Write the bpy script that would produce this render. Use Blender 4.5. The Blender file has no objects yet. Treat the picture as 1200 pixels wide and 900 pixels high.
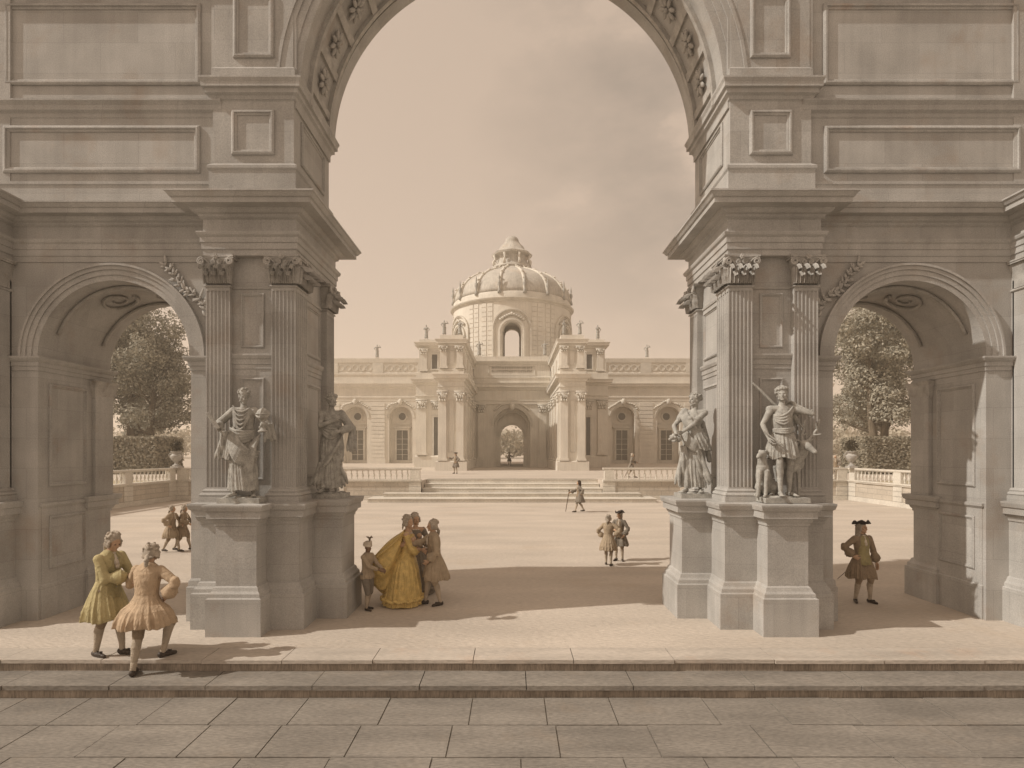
import bpy, math, random
from mathutils import Vector, Matrix, noise
R = math.radians
SC = bpy.context.scene
COL = SC.collection
FP, EYE = 700.0, 3.1        # focal length in pixels of a 1200 px wide frame, eye height in metres


def px(u, d):
    return (u - 600) / FP * d


def pz(v, d):
    return EYE - (v - 530) / FP * d


# ------------------------------------------------------------------ mesh builder
class MB:
    def __init__(self):
        self.v = []
        self.f = []

    def add(self, vs, fs):
        o = len(self.v)
        self.v += [tuple(p) for p in vs]
        self.f += [tuple(i + o for i in f) for f in fs]
        return self

    def box(self, x0, x1, y0, y1, z0, z1):
        if x0 > x1: x0, x1 = x1, x0
        if y0 > y1: y0, y1 = y1, y0
        vs = [(x0, y0, z0), (x1, y0, z0), (x1, y1, z0), (x0, y1, z0), (x0, y0, z1), (x1, y0, z1), (x1, y1, z1), (x0, y1, z1)]
        return self.add(vs, [(0, 3, 2, 1), (4, 5, 6, 7), (0, 1, 5, 4), (1, 2, 6, 5), (2, 3, 7, 6), (3, 0, 4, 7)])

    def prism(self, poly, z0, z1):
        n = len(poly)
        vs = [(x, y, z0) for x, y in poly] + [(x, y, z1) for x, y in poly]
        fs = [tuple(range(n))[::-1], tuple(range(n, 2 * n))]
        fs += [(i, (i + 1) % n, n + (i + 1) % n, n + i) for i in range(n)]
        return self.add(vs, fs)

    def prism_xz(self, poly, y0, y1):
        n = len(poly)
        vs = [(x, y0, z) for x, z in poly] + [(x, y1, z) for x, z in poly]
        fs = [tuple(range(n)), tuple(range(n, 2 * n))[::-1]]
        fs += [((i + 1) % n, i, n + i, n + (i + 1) % n) for i in range(n)]
        return self.add(vs, fs)

    def sweep(self, path, prof, closed=True):
        """moulding: path in plan (counter-clockwise, outward = right of travel), prof = [(out, z)]"""
        n = len(path)
        P = [Vector(p) for p in path]
        offs = []
        for i in range(n):
            def nrm(a, b):
                d = (b - a).normalized()
                return Vector((d.y, -d.x))
            if closed or 0 < i < n - 1:
                n1 = nrm(P[i - 1], P[i]); n2 = nrm(P[i], P[(i + 1) % n])
                m = n1 + n2
                offs.append(m / max(0.2, m.dot(n1)))
            elif i == 0:
                offs.append(nrm(P[0], P[1]))
            else:
                offs.append(nrm(P[-2], P[-1]))
        k = len(prof)
        vs = [(P[i].x + offs[i].x * o, P[i].y + offs[i].y * o, z) for i in range(n) for o, z in prof]
        fs = []
        for i in range(n if closed else n - 1):
            j = (i + 1) % n
            for q in range(k - 1):
                fs.append((i * k + q, j * k + q, j * k + q + 1, i * k + q + 1))
        if closed:
            fs.append(tuple(i * k + k - 1 for i in range(n)))
            fs.append(tuple(i * k for i in range(n))[::-1])
        else:
            fs.append(tuple(range(k))[::-1]); fs.append(tuple((n - 1) * k + q for q in range(k)))
        return self.add(vs, fs)

    def loft(self, rings, cap=True):
        k = len(rings[0])
        vs = [p for r in rings for p in r]
        fs = []
        for i in range(len(rings) - 1):
            for q in range(k):
                q2 = (q + 1) % k
                fs.append((i * k + q, i * k + q2, (i + 1) * k + q2, (i + 1) * k + q))
        if cap:
            fs.append(tuple(range(k))[::-1])
            fs.append(tuple((len(rings) - 1) * k + q for q in range(k)))
        return self.add(vs, fs)

    def lathe(self, prof, c=(0, 0), seg=24, wave=None):
        rings = []
        for r, z in prof:
            ring = []
            for i in range(seg):
                a = 2 * math.pi * i / seg
                rr = r * (wave(a, z) if wave else 1)
                ring.append((c[0] + rr * math.cos(a), c[1] + rr * math.sin(a), z))
            rings.append(ring)
        return self.loft(rings)

    def tube(self, pts, rad, seg=8):
        pts = [Vector(p) for p in pts]
        if not hasattr(rad, '__len__'): rad = [rad] * len(pts)
        rings = []
        prev = None
        for i, p in enumerate(pts):
            d = (pts[min(i + 1, len(pts) - 1)] - pts[max(i - 1, 0)])
            if d.length < 1e-9: d = Vector((0, 0, 1))
            d.normalize()
            if prev is None:
                a = Vector((0, 0, 1)) if abs(d.z) < .9 else Vector((1, 0, 0))
                u = d.cross(a).normalized()
            else:
                u = (prev - d * prev.dot(d)).normalized()
            prev = u
            w = d.cross(u)
            rings.append([p + (u * math.cos(2 * math.pi * q / seg) + w * math.sin(2 * math.pi * q / seg)) * rad[i] for q in range(seg)])
        return self.loft(rings)

    def cap(self, a, ra, b, rb, seg=14):
        a, b = Vector(a), Vector(b)
        d = b - a
        L = d.length
        if L < 1e-6: return self.ell(a, (ra,) * 3)
        d /= L
        t = Vector((0, 0, 1)) if abs(d.z) < .9 else Vector((1, 0, 0))
        u = d.cross(t).normalized(); w = d.cross(u)
        rings = []
        for k in (80, 60, 35, 10):
            rings.append((a - d * ra * math.sin(R(k)), ra * math.cos(R(k))))
        for k in (10, 35, 60, 80):
            rings.append((b + d * rb * math.sin(R(k)), rb * math.cos(R(k))))
        return self.loft([[c + (u * math.cos(2 * math.pi * q / seg) + w * math.sin(2 * math.pi * q / seg)) * r for q in range(seg)] for c, r in rings])

    def chain(self, pts, rad, seg=14):
        for i in range(len(pts) - 1):
            self.cap(pts[i], rad[i], pts[i + 1], rad[i + 1], seg)
        return self

    def ell(self, c, r, rot=None, seg=16, rings=9):
        c = Vector(c)
        M = rot if rot is not None else Matrix.Identity(3)
        rs = []
        for i in range(1, rings):
            t = math.pi * i / rings
            z = -math.cos(t)
            s = math.sin(t)
            rs.append([c + M @ Vector((r[0] * s * math.cos(2 * math.pi * q / seg), r[1] * s * math.sin(2 * math.pi * q / seg), r[2] * z)) for q in range(seg)])
        return self.loft(rs)

    def merge(self, o):
        return self.add(o.v, o.f)

    def xform(self, fn):
        self.v = [tuple(fn(Vector(p))) for p in self.v]
        return self

    def mirror(self):
        self.v = [(-x, y, z) for x, y, z in self.v]
        self.f = [f[::-1] for f in self.f]
        return self

    def copy(self):
        m = MB(); m.v = list(self.v); m.f = list(self.f)
        return m

    def mesh(self, name, off=(0, 0, 0)):
        me = bpy.data.meshes.new(name)
        ox, oy, oz = off
        me.from_pydata([(x - ox, y - oy, z - oz) for x, y, z in self.v], [], self.f)
        me.update()
        return me

    def build(self, name, mat, parent=None, smooth=False, world=True, auto=None):
        off = wloc(parent) if (parent is not None and world) else (0, 0, 0)
        me = self.mesh(name, off)
        me.materials.append(mat)
        if smooth:
            me.polygons.foreach_set('use_smooth', [True] * len(me.polygons))
            if auto:
                try: me.set_sharp_from_angle(angle=R(auto))
                except Exception: pass
        o = bpy.data.objects.new(name, me)
        COL.objects.link(o)
        if parent is not None: o.parent = parent
        return o


WL = {}


def wloc(o):
    l = Vector((0, 0, 0))
    while o is not None:
        l = l + o.location
        o = o.parent
    return l


def tag(o, label=None, cat=None, group=None, kind=None):
    if label: o['label'] = label
    if cat: o['category'] = cat
    if group: o['group'] = group
    if kind: o['kind'] = kind
    return o


def thing(name, label, cat, loc=(0, 0, 0), rz=0, group=None):
    o = bpy.data.objects.new(name, None)
    COL.objects.link(o)
    o.location = loc
    o.rotation_euler = (0, 0, rz)
    o.empty_display_size = .3
    return tag(o, label, cat, group)


def copy_tree(o, parent=None):
    c = o.copy(); COL.objects.link(c); c.parent = parent
    for ch in list(o.children): copy_tree(ch, c)
    return c


def remesh(mb, voxel, smooth=0):
    me = mb.mesh('tmp')
    o = bpy.data.objects.new('tmp', me)
    COL.objects.link(o)
    m = o.modifiers.new('r', 'REMESH'); m.mode = 'VOXEL'; m.voxel_size = voxel; m.adaptivity = 0
    if smooth:
        s = o.modifiers.new('s', 'SMOOTH'); s.factor = .5; s.iterations = smooth
    dg = bpy.context.evaluated_depsgraph_get()
    ev = o.evaluated_get(dg)
    out = bpy.data.meshes.new_from_object(ev)
    bpy.data.objects.remove(o); bpy.data.meshes.remove(me)
    out.polygons.foreach_set('use_smooth', [True] * len(out.polygons))
    return out


def mesh_obj(name, me, mat, parent=None):
    me.name = name
    me.materials.clear(); me.materials.append(mat)
    o = bpy.data.objects.new(name, me)
    COL.objects.link(o)
    if parent is not None: o.parent = parent
    return o


# ------------------------------------------------------------------ materials
def nodes(name):
    m = bpy.data.materials.new(name)
    m.use_nodes = True
    nt = m.node_tree
    b = nt.nodes['Principled BSDF']
    return m, nt, b


def N(nt, t, **k):
    n = nt.nodes.new(t)
    for a, v in k.items():
        if a in n.inputs.keys() if hasattr(n, 'inputs') else False:
            n.inputs[a].default_value = v
        else:
            setattr(n, a, v)
    return n


def ramp(nt, stops):
    r = nt.nodes.new('ShaderNodeValToRGB')
    e = r.color_ramp.elements
    while len(e) < len(stops): e.new(.5)
    for i, (p, c) in enumerate(stops):
        e[i].position = p
        e[i].color = (c[0], c[1], c[2], 1) if hasattr(c, '__len__') else (c, c, c, 1)
    return r


def grain_mat(name, col, var=.12, scale=1.2, rough=.85, bump=.25, fine=60., stretch=(1, 1, 1), stain=None, stain_amt=.5, blocks=None, spec=.25, streak=0., wrinkle=0., bdist=.01):
    """weathered mineral / cloth surface: broad tone drift, fine grain, optional stains, optional ashlar joints"""
    m, nt, b = nodes(name)
    L = nt.links.new
    geo = nt.nodes.new('ShaderNodeNewGeometry')
    mp = nt.nodes.new('ShaderNodeMapping'); mp.inputs['Scale'].default_value = stretch
    L(geo.outputs['Position'], mp.inputs['Vector'])
    n1 = nt.nodes.new('ShaderNodeTexNoise'); n1.inputs['Scale'].default_value = scale; n1.inputs['Detail'].default_value = 6
    n2 = nt.nodes.new('ShaderNodeTexNoise'); n2.inputs['Scale'].default_value = fine; n2.inputs['Detail'].default_value = 3
    L(mp.outputs[0], n1.inputs['Vector']); L(mp.outputs[0], n2.inputs['Vector'])
    lo = [c * (1 - var) for c in col]; hi = [min(1, c * (1 + var)) for c in col]
    r1 = ramp(nt, [(.3, lo), (.7, hi)])
    L(n1.outputs['Fac'], r1.inputs[0])
    r2 = ramp(nt, [(.3, 1 - var * 1.3), (.7, 1 + var * .6)])
    L(n2.outputs['Fac'], r2.inputs[0])
    mul = nt.nodes.new('ShaderNodeMix'); mul.data_type = 'RGBA'; mul.blend_type = 'MULTIPLY'; mul.inputs['Factor'].default_value = 1
    L(r1.outputs[0], mul.inputs[6]); L(r2.outputs[0], mul.inputs[7])
    out = mul.outputs[2]
    if streak:
        mp2 = nt.nodes.new('ShaderNodeMapping'); mp2.inputs['Scale'].default_value = (5, 5, .35)
        L(geo.outputs['Position'], mp2.inputs['Vector'])
        n5 = nt.nodes.new('ShaderNodeTexNoise'); n5.inputs['Scale'].default_value = 1.3; n5.inputs['Detail'].default_value = 5
        L(mp2.outputs[0], n5.inputs['Vector'])
        r5 = ramp(nt, [(.35, 1 - streak), (.6, 1.0)])
        L(n5.outputs['Fac'], r5.inputs[0])
        m5 = nt.nodes.new('ShaderNodeMix'); m5.data_type = 'RGBA'; m5.blend_type = 'MULTIPLY'; m5.inputs['Factor'].default_value = 1
        L(out, m5.inputs[6]); L(r5.outputs[0], m5.inputs[7]); out = m5.outputs[2]
    if stain:
        n3 = nt.nodes.new('ShaderNodeTexNoise'); n3.inputs['Scale'].default_value = scale * .8; n3.inputs['Detail'].default_value = 8; n3.inputs['Roughness'].default_value = .65
        L(geo.outputs['Position'], n3.inputs['Vector'])
        r3 = ramp(nt, [(.56, 0.), (.72, stain_amt)])
        L(n3.outputs['Fac'], r3.inputs[0])
        mx = nt.nodes.new('ShaderNodeMix'); mx.data_type = 'RGBA'
        L(r3.outputs[0], mx.inputs['Factor']); L(out, mx.inputs[6]); mx.inputs[7].default_value = (*stain, 1)
        out = mx.outputs[2]
    bmp = nt.nodes.new('ShaderNodeBump'); bmp.inputs['Strength'].default_value = bump; bmp.inputs['Distance'].default_value = bdist
    h = n2.outputs['Fac']
    if blocks:
        # ashlar joints: blocks = (width, height, joint colour factor)
        sep = nt.nodes.new('ShaderNodeSeparateXYZ'); L(geo.outputs['Position'], sep.inputs[0])
        ad = nt.nodes.new('ShaderNodeMath'); ad.operation = 'ADD'; L(sep.outputs[0], ad.inputs[0]); L(sep.outputs[1], ad.inputs[1])
        cb = nt.nodes.new('ShaderNodeCombineXYZ'); L(ad.outputs[0], cb.inputs[0]); L(sep.outputs[2], cb.inputs[1])
        br = nt.nodes.new('ShaderNodeTexBrick')
        br.inputs['Scale'].default_value = 1; br.inputs['Brick Width'].default_value = blocks[0]; br.inputs['Row Height'].default_value = blocks[1]
        br.inputs['Mortar Size'].default_value = blocks[3]; br.inputs['Mortar Smooth'].default_value = .2
        c1 = blocks[2]
        br.inputs['Color1'].default_value = (1, 1, 1, 1); br.inputs['Color2'].default_value = (.9, .89, .88, 1); br.inputs['Mortar'].default_value = (c1, c1, c1, 1)
        L(cb.outputs[0], br.inputs['Vector'])
        m6 = nt.nodes.new('ShaderNodeMix'); m6.data_type = 'RGBA'; m6.blend_type = 'MULTIPLY'; m6.inputs['Factor'].default_value = 1
        L(out, m6.inputs[6]); L(br.outputs['Color'], m6.inputs[7]); out = m6.outputs[2]
    L(h, bmp.inputs['Height'])
    if wrinkle:
        nw = nt.nodes.new('ShaderNodeTexNoise'); nw.inputs['Scale'].default_value = 11; nw.inputs['Detail'].default_value = 4; nw.inputs['Distortion'].default_value = 1.2
        L(geo.outputs['Position'], nw.inputs['Vector'])
        bw_ = nt.nodes.new('ShaderNodeBump'); bw_.inputs['Strength'].default_value = wrinkle; bw_.inputs['Distance'].default_value = .05
        L(nw.outputs['Fac'], bw_.inputs['Height']); L(bw_.outputs[0], bmp.inputs['Normal'])
    L(bmp.outputs[0], b.inputs['Normal'])
    L(out, b.inputs['Base Color'])
    b.inputs['Roughness'].default_value = rough
    b.inputs['Specular IOR Level'].default_value = spec
    return m


ST = dict(
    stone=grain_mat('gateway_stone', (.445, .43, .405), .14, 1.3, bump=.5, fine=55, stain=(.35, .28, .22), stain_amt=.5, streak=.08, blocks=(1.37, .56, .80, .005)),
    panel=grain_mat('panel_stone', (.415, .40, .375), .16, 1.6, bump=.45, fine=50, stain=(.36, .22, .14), stain_amt=.4, streak=.1),
    carve=grain_mat('carved_stone', (.41, .39, .36), .2, 5, bump=.3, fine=80, stain=(.26, .21, .16), stain_amt=.5),
    statue=grain_mat('statue_stone', (.40, .385, .35), .24, 9, bump=.3, fine=90, stain=(.2, .165, .13), stain_amt=.6),
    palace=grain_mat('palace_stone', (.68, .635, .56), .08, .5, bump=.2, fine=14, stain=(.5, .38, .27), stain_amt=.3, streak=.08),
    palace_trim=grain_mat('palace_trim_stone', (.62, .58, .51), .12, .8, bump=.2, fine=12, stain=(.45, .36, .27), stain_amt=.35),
    rubble=grain_mat('terrace_wall_stone', (.53, .475, .40), .12, .7, bump=.3, fine=18, stain=(.42, .36, .30), stain_amt=.4, blocks=(.95, .3, .68, .018)),
    lead=grain_mat('dome_lead', (.52, .485, .43), .12, .6, rough=.7, bump=.15, fine=10, stain=(.5, .36, .24), stain_amt=.5, streak=.2),
    ground=grain_mat('court_gravel', (.525, .46, .39), .11, .5, bump=.8, fine=17, stretch=(.5, 1.6, 1), stain=(.45, .36, .27), stain_amt=.5, bdist=.03),
    pave=grain_mat('paving_stone', (.48, .425, .365), .16, 1.3, bump=.6, fine=28, stretch=(.35, 1.8, 1), stain=(.5, .35, .25), stain_amt=.4),
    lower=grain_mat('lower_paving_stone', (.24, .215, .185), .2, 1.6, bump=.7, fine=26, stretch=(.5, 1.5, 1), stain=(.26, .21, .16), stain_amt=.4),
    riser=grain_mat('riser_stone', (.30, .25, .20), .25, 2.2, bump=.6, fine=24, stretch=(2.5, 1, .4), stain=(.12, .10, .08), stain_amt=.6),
    lawn=grain_mat('garden_ground_earth', (.42, .36, .25), .12, .4, fine=12, stain=(.3, .27, .18), stain_amt=.4),
    bark=grain_mat('tree_bark', (.15, .12, .085), .3, 4, fine=30, bump=.8, stretch=(1, 1, .3)),
    glass=grain_mat('dark_window_glass', (.13, .12, .10), .2, .8, rough=.35, bump=.05, spec=.5),
)


def foliage(name, col, var=.35, trans=.25):
    m, nt, b = nodes(name)
    L = nt.links.new
    oi = nt.nodes.new('ShaderNodeNewGeometry')
    r = ramp(nt, [(0., [c * (1 - var) for c in col]), (.5, col), (1., [c * (1 + var) for c in col])])
    L(oi.outputs['Random Per Island'], r.inputs[0])
    L(r.outputs[0], b.inputs['Base Color'])
    b.inputs['Roughness'].default_value = .7
    b.inputs['Specular IOR Level'].default_value = .2
    tr = nt.nodes.new('ShaderNodeBsdfTranslucent'); L(r.outputs[0], tr.inputs[0])
    mx = nt.nodes.new('ShaderNodeMixShader'); mx.inputs[0].default_value = trans
    L(b.outputs[0], mx.inputs[1]); L(tr.outputs[0], mx.inputs[2])
    L(mx.outputs[0], nt.nodes['Material Output'].inputs['Surface'])
    return m


ST['leaf'] = foliage('tree_leaves', (.31, .29, .235))
ST['leaf_pale'] = foliage('pale_tree_leaves', (.37, .345, .28))
ST['leaf_dark'] = foliage('urn_plant_leaves', (.10, .085, .06))
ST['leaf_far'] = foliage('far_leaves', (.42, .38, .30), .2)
ST['hedge'] = foliage('hedge_leaves', (.29, .26, .20))


def cloth(name, col, var=.12, rough=.8):
    return grain_mat(name, col, var, 9, rough=rough, bump=.25, fine=160, spec=.2, stain=[c * .6 for c in col], stain_amt=.35, wrinkle=.55)


CL = dict(
    skin=cloth('skin', (.50, .33, .22), .06, .55), yellow=cloth('yellow_cloth', (.46, .39, .21)), orange=cloth('orange_cloth', (.47, .35, .235)),
    brown=cloth('brown_cloth', (.27, .205, .14)), olive=cloth('olive_cloth', (.34, .29, .15)), grey=cloth('grey_cloth', (.21, .18, .145)),
    tan=cloth('tan_cloth', (.38, .30, .21)), white=cloth('white_linen', (.60, .52, .42)), dark=cloth('dark_cloth', (.05, .04, .034)),
    leather=cloth('shoe_leather', (.06, .045, .035), .2, .4), stocking=cloth('stocking', (.42, .35, .27)), wig=cloth('powdered_wig', (.42, .36, .29), .3),
    hair=cloth('dark_hair', (.06, .042, .03), .3), gold=cloth('gold_silk', (.62, .45, .17), .2, .45), feather=cloth('feather', (.2, .16, .12), .3),
    skin_dark=cloth('dark_skin', (.22, .14, .09), .06, .5), metal=cloth('steel', (.3, .28, .25), .1, .3), wood=cloth('wood_stick', (.12, .08, .05), .2, .5),
)

# ------------------------------------------------------------------ camera, sky, sun
cam = bpy.data.cameras.new('camera'); co = bpy.data.objects.new('camera', cam); COL.objects.link(co)
cam.sensor_width = 36; cam.lens = 36 * FP / 1200; cam.shift_y = 80 / 1200
cam.clip_start = .1; cam.clip_end = 3000
co.location = (0, 0, EYE); co.rotation_euler = (R(90), 0, 0)
SC.camera = co

SUN_AZ, SUN_EL = R(14), R(41)     # sun over the viewer's left shoulder
sd = Vector((-math.cos(SUN_AZ) * math.cos(SUN_EL), -math.sin(SUN_AZ) * math.cos(SUN_EL), math.sin(SUN_EL)))
sl = bpy.data.lights.new('sun', 'SUN'); sl.energy = 3.7; sl.angle = R(.6); sl.color = (1, .94, .85)
so = bpy.data.objects.new('sun', sl); COL.objects.link(so)
so.rotation_euler = (-sd).to_track_quat('-Z', 'Y').to_euler(); so.location = (-30, -10, 40)

SKY_A, SKY_B = .40, 3.2
w = bpy.data.worlds.new('World'); SC.world = w; w.use_nodes = True
nt = w.node_tree; L = nt.links.new
bg = nt.nodes['Background']
sky = nt.nodes.new('ShaderNodeTexSky'); sky.sky_type = 'NISHITA'; sky.sun_disc = False
sky.sun_elevation = SUN_EL; sky.sun_rotation = math.atan2(sd.x, sd.y)
sky.dust_density = 1.5; sky.air_density = 1.0
tc = nt.nodes.new('ShaderNodeTexCoord')
# below the horizon the sky texture is black: hold it at the tone just above the horizon
sx = nt.nodes.new('ShaderNodeSeparateXYZ'); L(tc.outputs['Generated'], sx.inputs[0])
mxz = nt.nodes.new('ShaderNodeMath'); mxz.operation = 'MAXIMUM'; L(sx.outputs[2], mxz.inputs[0]); mxz.inputs[1].default_value = .12
cx = nt.nodes.new('ShaderNodeCombineXYZ'); L(sx.outputs[0], cx.inputs[0]); L(sx.outputs[1], cx.inputs[1]); L(mxz.outputs[0], cx.inputs[2])
L(cx.outputs[0], sky.inputs['Vector'])
bw = nt.nodes.new('ShaderNodeRGBToBW'); L(sky.outputs[0], bw.inputs[0])
soft = nt.nodes.new('ShaderNodeMath'); soft.operation = 'MULTIPLY_ADD'; L(bw.outputs[0], soft.inputs[0]); soft.inputs[1].default_value = SKY_A; soft.inputs[2].default_value = SKY_B
SKY_TINT = (1.04, .80, .605)
tint = nt.nodes.new('ShaderNodeMix'); tint.data_type = 'RGBA'; tint.inputs['Factor'].default_value = .93
cmb = nt.nodes.new('ShaderNodeVectorMath'); cmb.operation = 'SCALE'
cmb.inputs[0].default_value = SKY_TINT; L(soft.outputs[0], cmb.inputs['Scale'])
L(sky.outputs[0], tint.inputs[6]); L(cmb.outputs[0], tint.inputs[7])
mp = nt.nodes.new('ShaderNodeMapping'); mp.inputs['Scale'].default_value = (2.2, 2.2, 4.6); mp.inputs['Location'].default_value = (3.1, 0, 1.7); mp.inputs['Rotation'].default_value = (0, R(20), 0)
L(tc.outputs['Generated'], mp.inputs[0])
cn = nt.nodes.new('ShaderNodeTexNoise'); cn.inputs['Scale'].default_value = 1.5; cn.inputs['Detail'].default_value = 7; cn.inputs['Roughness'].default_value = .55
L(mp.outputs[0], cn.inputs['Vector'])
cr = ramp(nt, [(.42, 0.), (.47, .5), (.60, 1.)]); L(cn.outputs['Fac'], cr.inputs[0])
# the bank of cloud lies in one quarter of the sky
dt = nt.nodes.new('ShaderNodeVectorMath'); dt.operation = 'DOT_PRODUCT'
L(tc.outputs['Generated'], dt.inputs[0]); dt.inputs[1].default_value = Vector((.46, 1, .60)).normalized()
dr = ramp(nt, [(.90, 0.), (.985, 1.)]); L(dt.outputs['Value'], dr.inputs[0])
mm = nt.nodes.new('ShaderNodeMath'); mm.operation = 'MULTIPLY'; L(cr.outputs[0], mm.inputs[0]); L(dr.outputs[0], mm.inputs[1])
m2 = nt.nodes.new('ShaderNodeMath'); m2.operation = 'MULTIPLY'; L(mm.outputs[0], m2.inputs[0]); m2.inputs[1].default_value = 1.
cl = nt.nodes.new('ShaderNodeMix'); cl.data_type = 'RGBA'; cl.blend_type = 'MULTIPLY'
L(m2.outputs[0], cl.inputs['Factor']); L(tint.outputs[2], cl.inputs[6]); cl.inputs[7].default_value = (.64, .67, .70, 1)
L(cl.outputs[2], bg.inputs[0]); bg.inputs[1].default_value = .15
SC.view_settings.view_transform = 'Standard'; SC.view_settings.look = 'None'
SC.view_settings.exposure = 0; SC.view_settings.gamma = 1
# ------------------------------------------------------------------ ground
def sheet(name, poly, z, mat, z0=None):
    m = MB()
    if z0 is None:
        m.add([(x, y, z) for x, y in poly], [tuple(range(len(poly)))])
    else:
        m.prism(poly, z0, z)
    return tag(m.build(name, mat), kind='structure')


STEP_D = 8.93
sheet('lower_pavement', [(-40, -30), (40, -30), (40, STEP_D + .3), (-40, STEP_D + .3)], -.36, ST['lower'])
rnd = random.Random(8)
m = MB(); x = -16.3
while x < 16:
    wd = rnd.choice((1.5, 1.7, 1.9, 1.35))
    m.box(x + .006, x + wd - .006, 8.36 + rnd.uniform(-.012, .012), STEP_D + .1, -.235, -.17 + rnd.uniform(-.004, .003))
    x += wd
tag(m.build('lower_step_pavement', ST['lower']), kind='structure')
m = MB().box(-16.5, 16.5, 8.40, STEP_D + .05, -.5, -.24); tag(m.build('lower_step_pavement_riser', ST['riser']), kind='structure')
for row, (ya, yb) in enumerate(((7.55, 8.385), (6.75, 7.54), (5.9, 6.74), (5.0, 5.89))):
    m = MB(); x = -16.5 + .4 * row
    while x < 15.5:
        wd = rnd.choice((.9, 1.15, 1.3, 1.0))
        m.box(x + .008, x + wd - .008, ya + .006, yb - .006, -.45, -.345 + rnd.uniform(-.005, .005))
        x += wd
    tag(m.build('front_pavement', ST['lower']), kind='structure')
sheet('ground', [(-420, STEP_D + .9), (420, STEP_D + .9), (420, 900), (-420, 900)], -.004, ST['ground'])
# paved edge of the platform: long worn slabs with open joints over a rougher riser
rnd = random.Random(5)
m = MB(); x = -16.0
sl_joint = []
while x < 16:
    wd = rnd.choice((1.35, 1.5, 1.62, 1.2))
    dy = rnd.uniform(-.012, .012)
    m.box(x + .006, x + wd - .006, STEP_D - .03 + dy, STEP_D + .53, -.05, rnd.uniform(.0, .006))
    x += wd
tag(m.build('edge_pavement', ST['pave']), kind='structure')
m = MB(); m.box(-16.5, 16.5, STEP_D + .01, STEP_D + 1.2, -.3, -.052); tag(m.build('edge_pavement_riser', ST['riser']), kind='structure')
sheet('terrace_apron_pavement', [(-16.5, STEP_D + .535), (16.5, STEP_D + .535), (16.5, 13.8), (-16.5, 13.8)], .002, ST['ground'], -.05)

# ------------------------------------------------------------------ the gateway in the foreground
GY = 11.8
gate = thing('arched_gateway', 'monumental stone gateway in the foreground with a tall central arch and fluted pilasters', 'gateway', (0, GY, 0))
SH, CAPT = 6.1, 6.60          # top of the shafts, top of the capitals


def both(fn, name, mat, smooth=False, auto=None, parent=None, label=None):
    """build a piece for the right side and mirror it for the left"""
    out = []
    for s in (1, -1):
        m = fn()
        if s < 0: m.mirror()
        o = m.build(name, mat, parent or gate, smooth, auto=auto)
        out.append(o)
    return out


def rect(x0, x1, y0, y1):
    return [(x0, y0), (x1, y0), (x1, y1), (x0, y1)]


def pier_core():
    m = MB()
    m.box(3.98, 5.44, 10.77, 12.99, .1, 7.5)
    return m


both(pier_core, 'pier', ST['stone'])


def arch_wall(m, x0, x1, z0, z1, y0, y1, cx, r, zs, n=40, zb=None):
    """wall slab x0..x1, z0..z1 pierced by a round-headed opening (radius r, springing zs, sill zb)"""
    pts = [(cx + r * math.cos(math.pi * i / n), zs + r * math.sin(math.pi * i / n)) for i in range(n + 1)]   # right to left
    b = z0 if zb is None else zb
    for y, flip in ((y0, False), (y1, True)):
        def q(a, bb, c, d):
            vs = [(p[0], y, p[1]) for p in (a, bb, c, d)]
            m.add(vs, [(3, 2, 1, 0) if flip else (0, 1, 2, 3)])
        q((x0, z0), (cx - r, z0), (cx - r, z1), (x0, z1))
        q((cx + r, z0), (x1, z0), (x1, z1), (cx + r, z1))
        if zb is not None: q((cx - r, z0), (cx + r, z0), (cx + r, zb), (cx - r, zb))
        for i in range(n):
            q(pts[i + 1], pts[i], (pts[i][0], z1), (pts[i + 1][0], z1))
    loop = [(cx + r, b)] + pts + [(cx - r, b)]
    vs = [(x, y0, z) for x, z in loop] + [(x, y1, z) for x, z in loop]
    k = len(loop)
    m.add(vs, [(i + 1, i, k + i, k + i + 1) for i in range(k - 1)])
    if zb is not None: m.add([(cx - r, y0, zb), (cx + r, y0, zb), (cx + r, y1, zb), (cx - r, y1, zb)], [(0, 1, 2, 3)])
    m.add([(x0, y0, z0), (x0, y1, z0), (x0, y1, z1), (x0, y0, z1)], [(3, 2, 1, 0)][::1])
    m.add([(x1, y0, z0), (x1, y1, z0), (x1, y1, z1), (x1, y0, z1)], [(0, 1, 2, 3)])
    m.add([(x0, y0, z1), (x1, y0, z1), (x1, y1, z1), (x0, y1, z1)], [(0, 1, 2, 3)])
    return m


SA = 7.32          # centre of the side arch
both(lambda: arch_wall(MB(), 5.40, 9.24, -.03, 11.7, 11.0, 12.98, SA, 1.41, 4.86), 'side_wall', ST['stone'])
# central arch wall above the impost
both(lambda: MB().box(3.945, 5.5, 10.93, 12.99, 9.4, 14.9), 'upper_pier', ST['stone'])
m = arch_wall(MB(), -3.96, 3.96, 9.72, 14.88, 11.0, 12.95, 0, 3.9, 9.72, 64)
m.build('central_arch', ST['stone'], gate)


def ring(m, cx, cz, r0, r1, y0, y1, a0=0, a1=180, n=48):
    vs = []; fs = []
    for i in range(n + 1):
        a = R(a0 + (a1 - a0) * i / n)
        c, s = math.cos(a), math.sin(a)
        vs += [(cx + r0 * c, y0, cz + r0 * s), (cx + r1 * c, y0, cz + r1 * s), (cx + r1 * c, y1, cz + r1 * s), (cx + r0 * c, y1, cz + r0 * s)]
    for i in range(n):
        a, b = i * 4, i * 4 + 4
        for q in range(4):
            q2 = (q + 1) % 4
            fs.append((a + q, b + q, b + q2, a + q2))
    fs += [(3, 2, 1, 0), (n * 4, n * 4 + 1, n * 4 + 2, n * 4 + 3)]
    return m.add(vs, fs)


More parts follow.
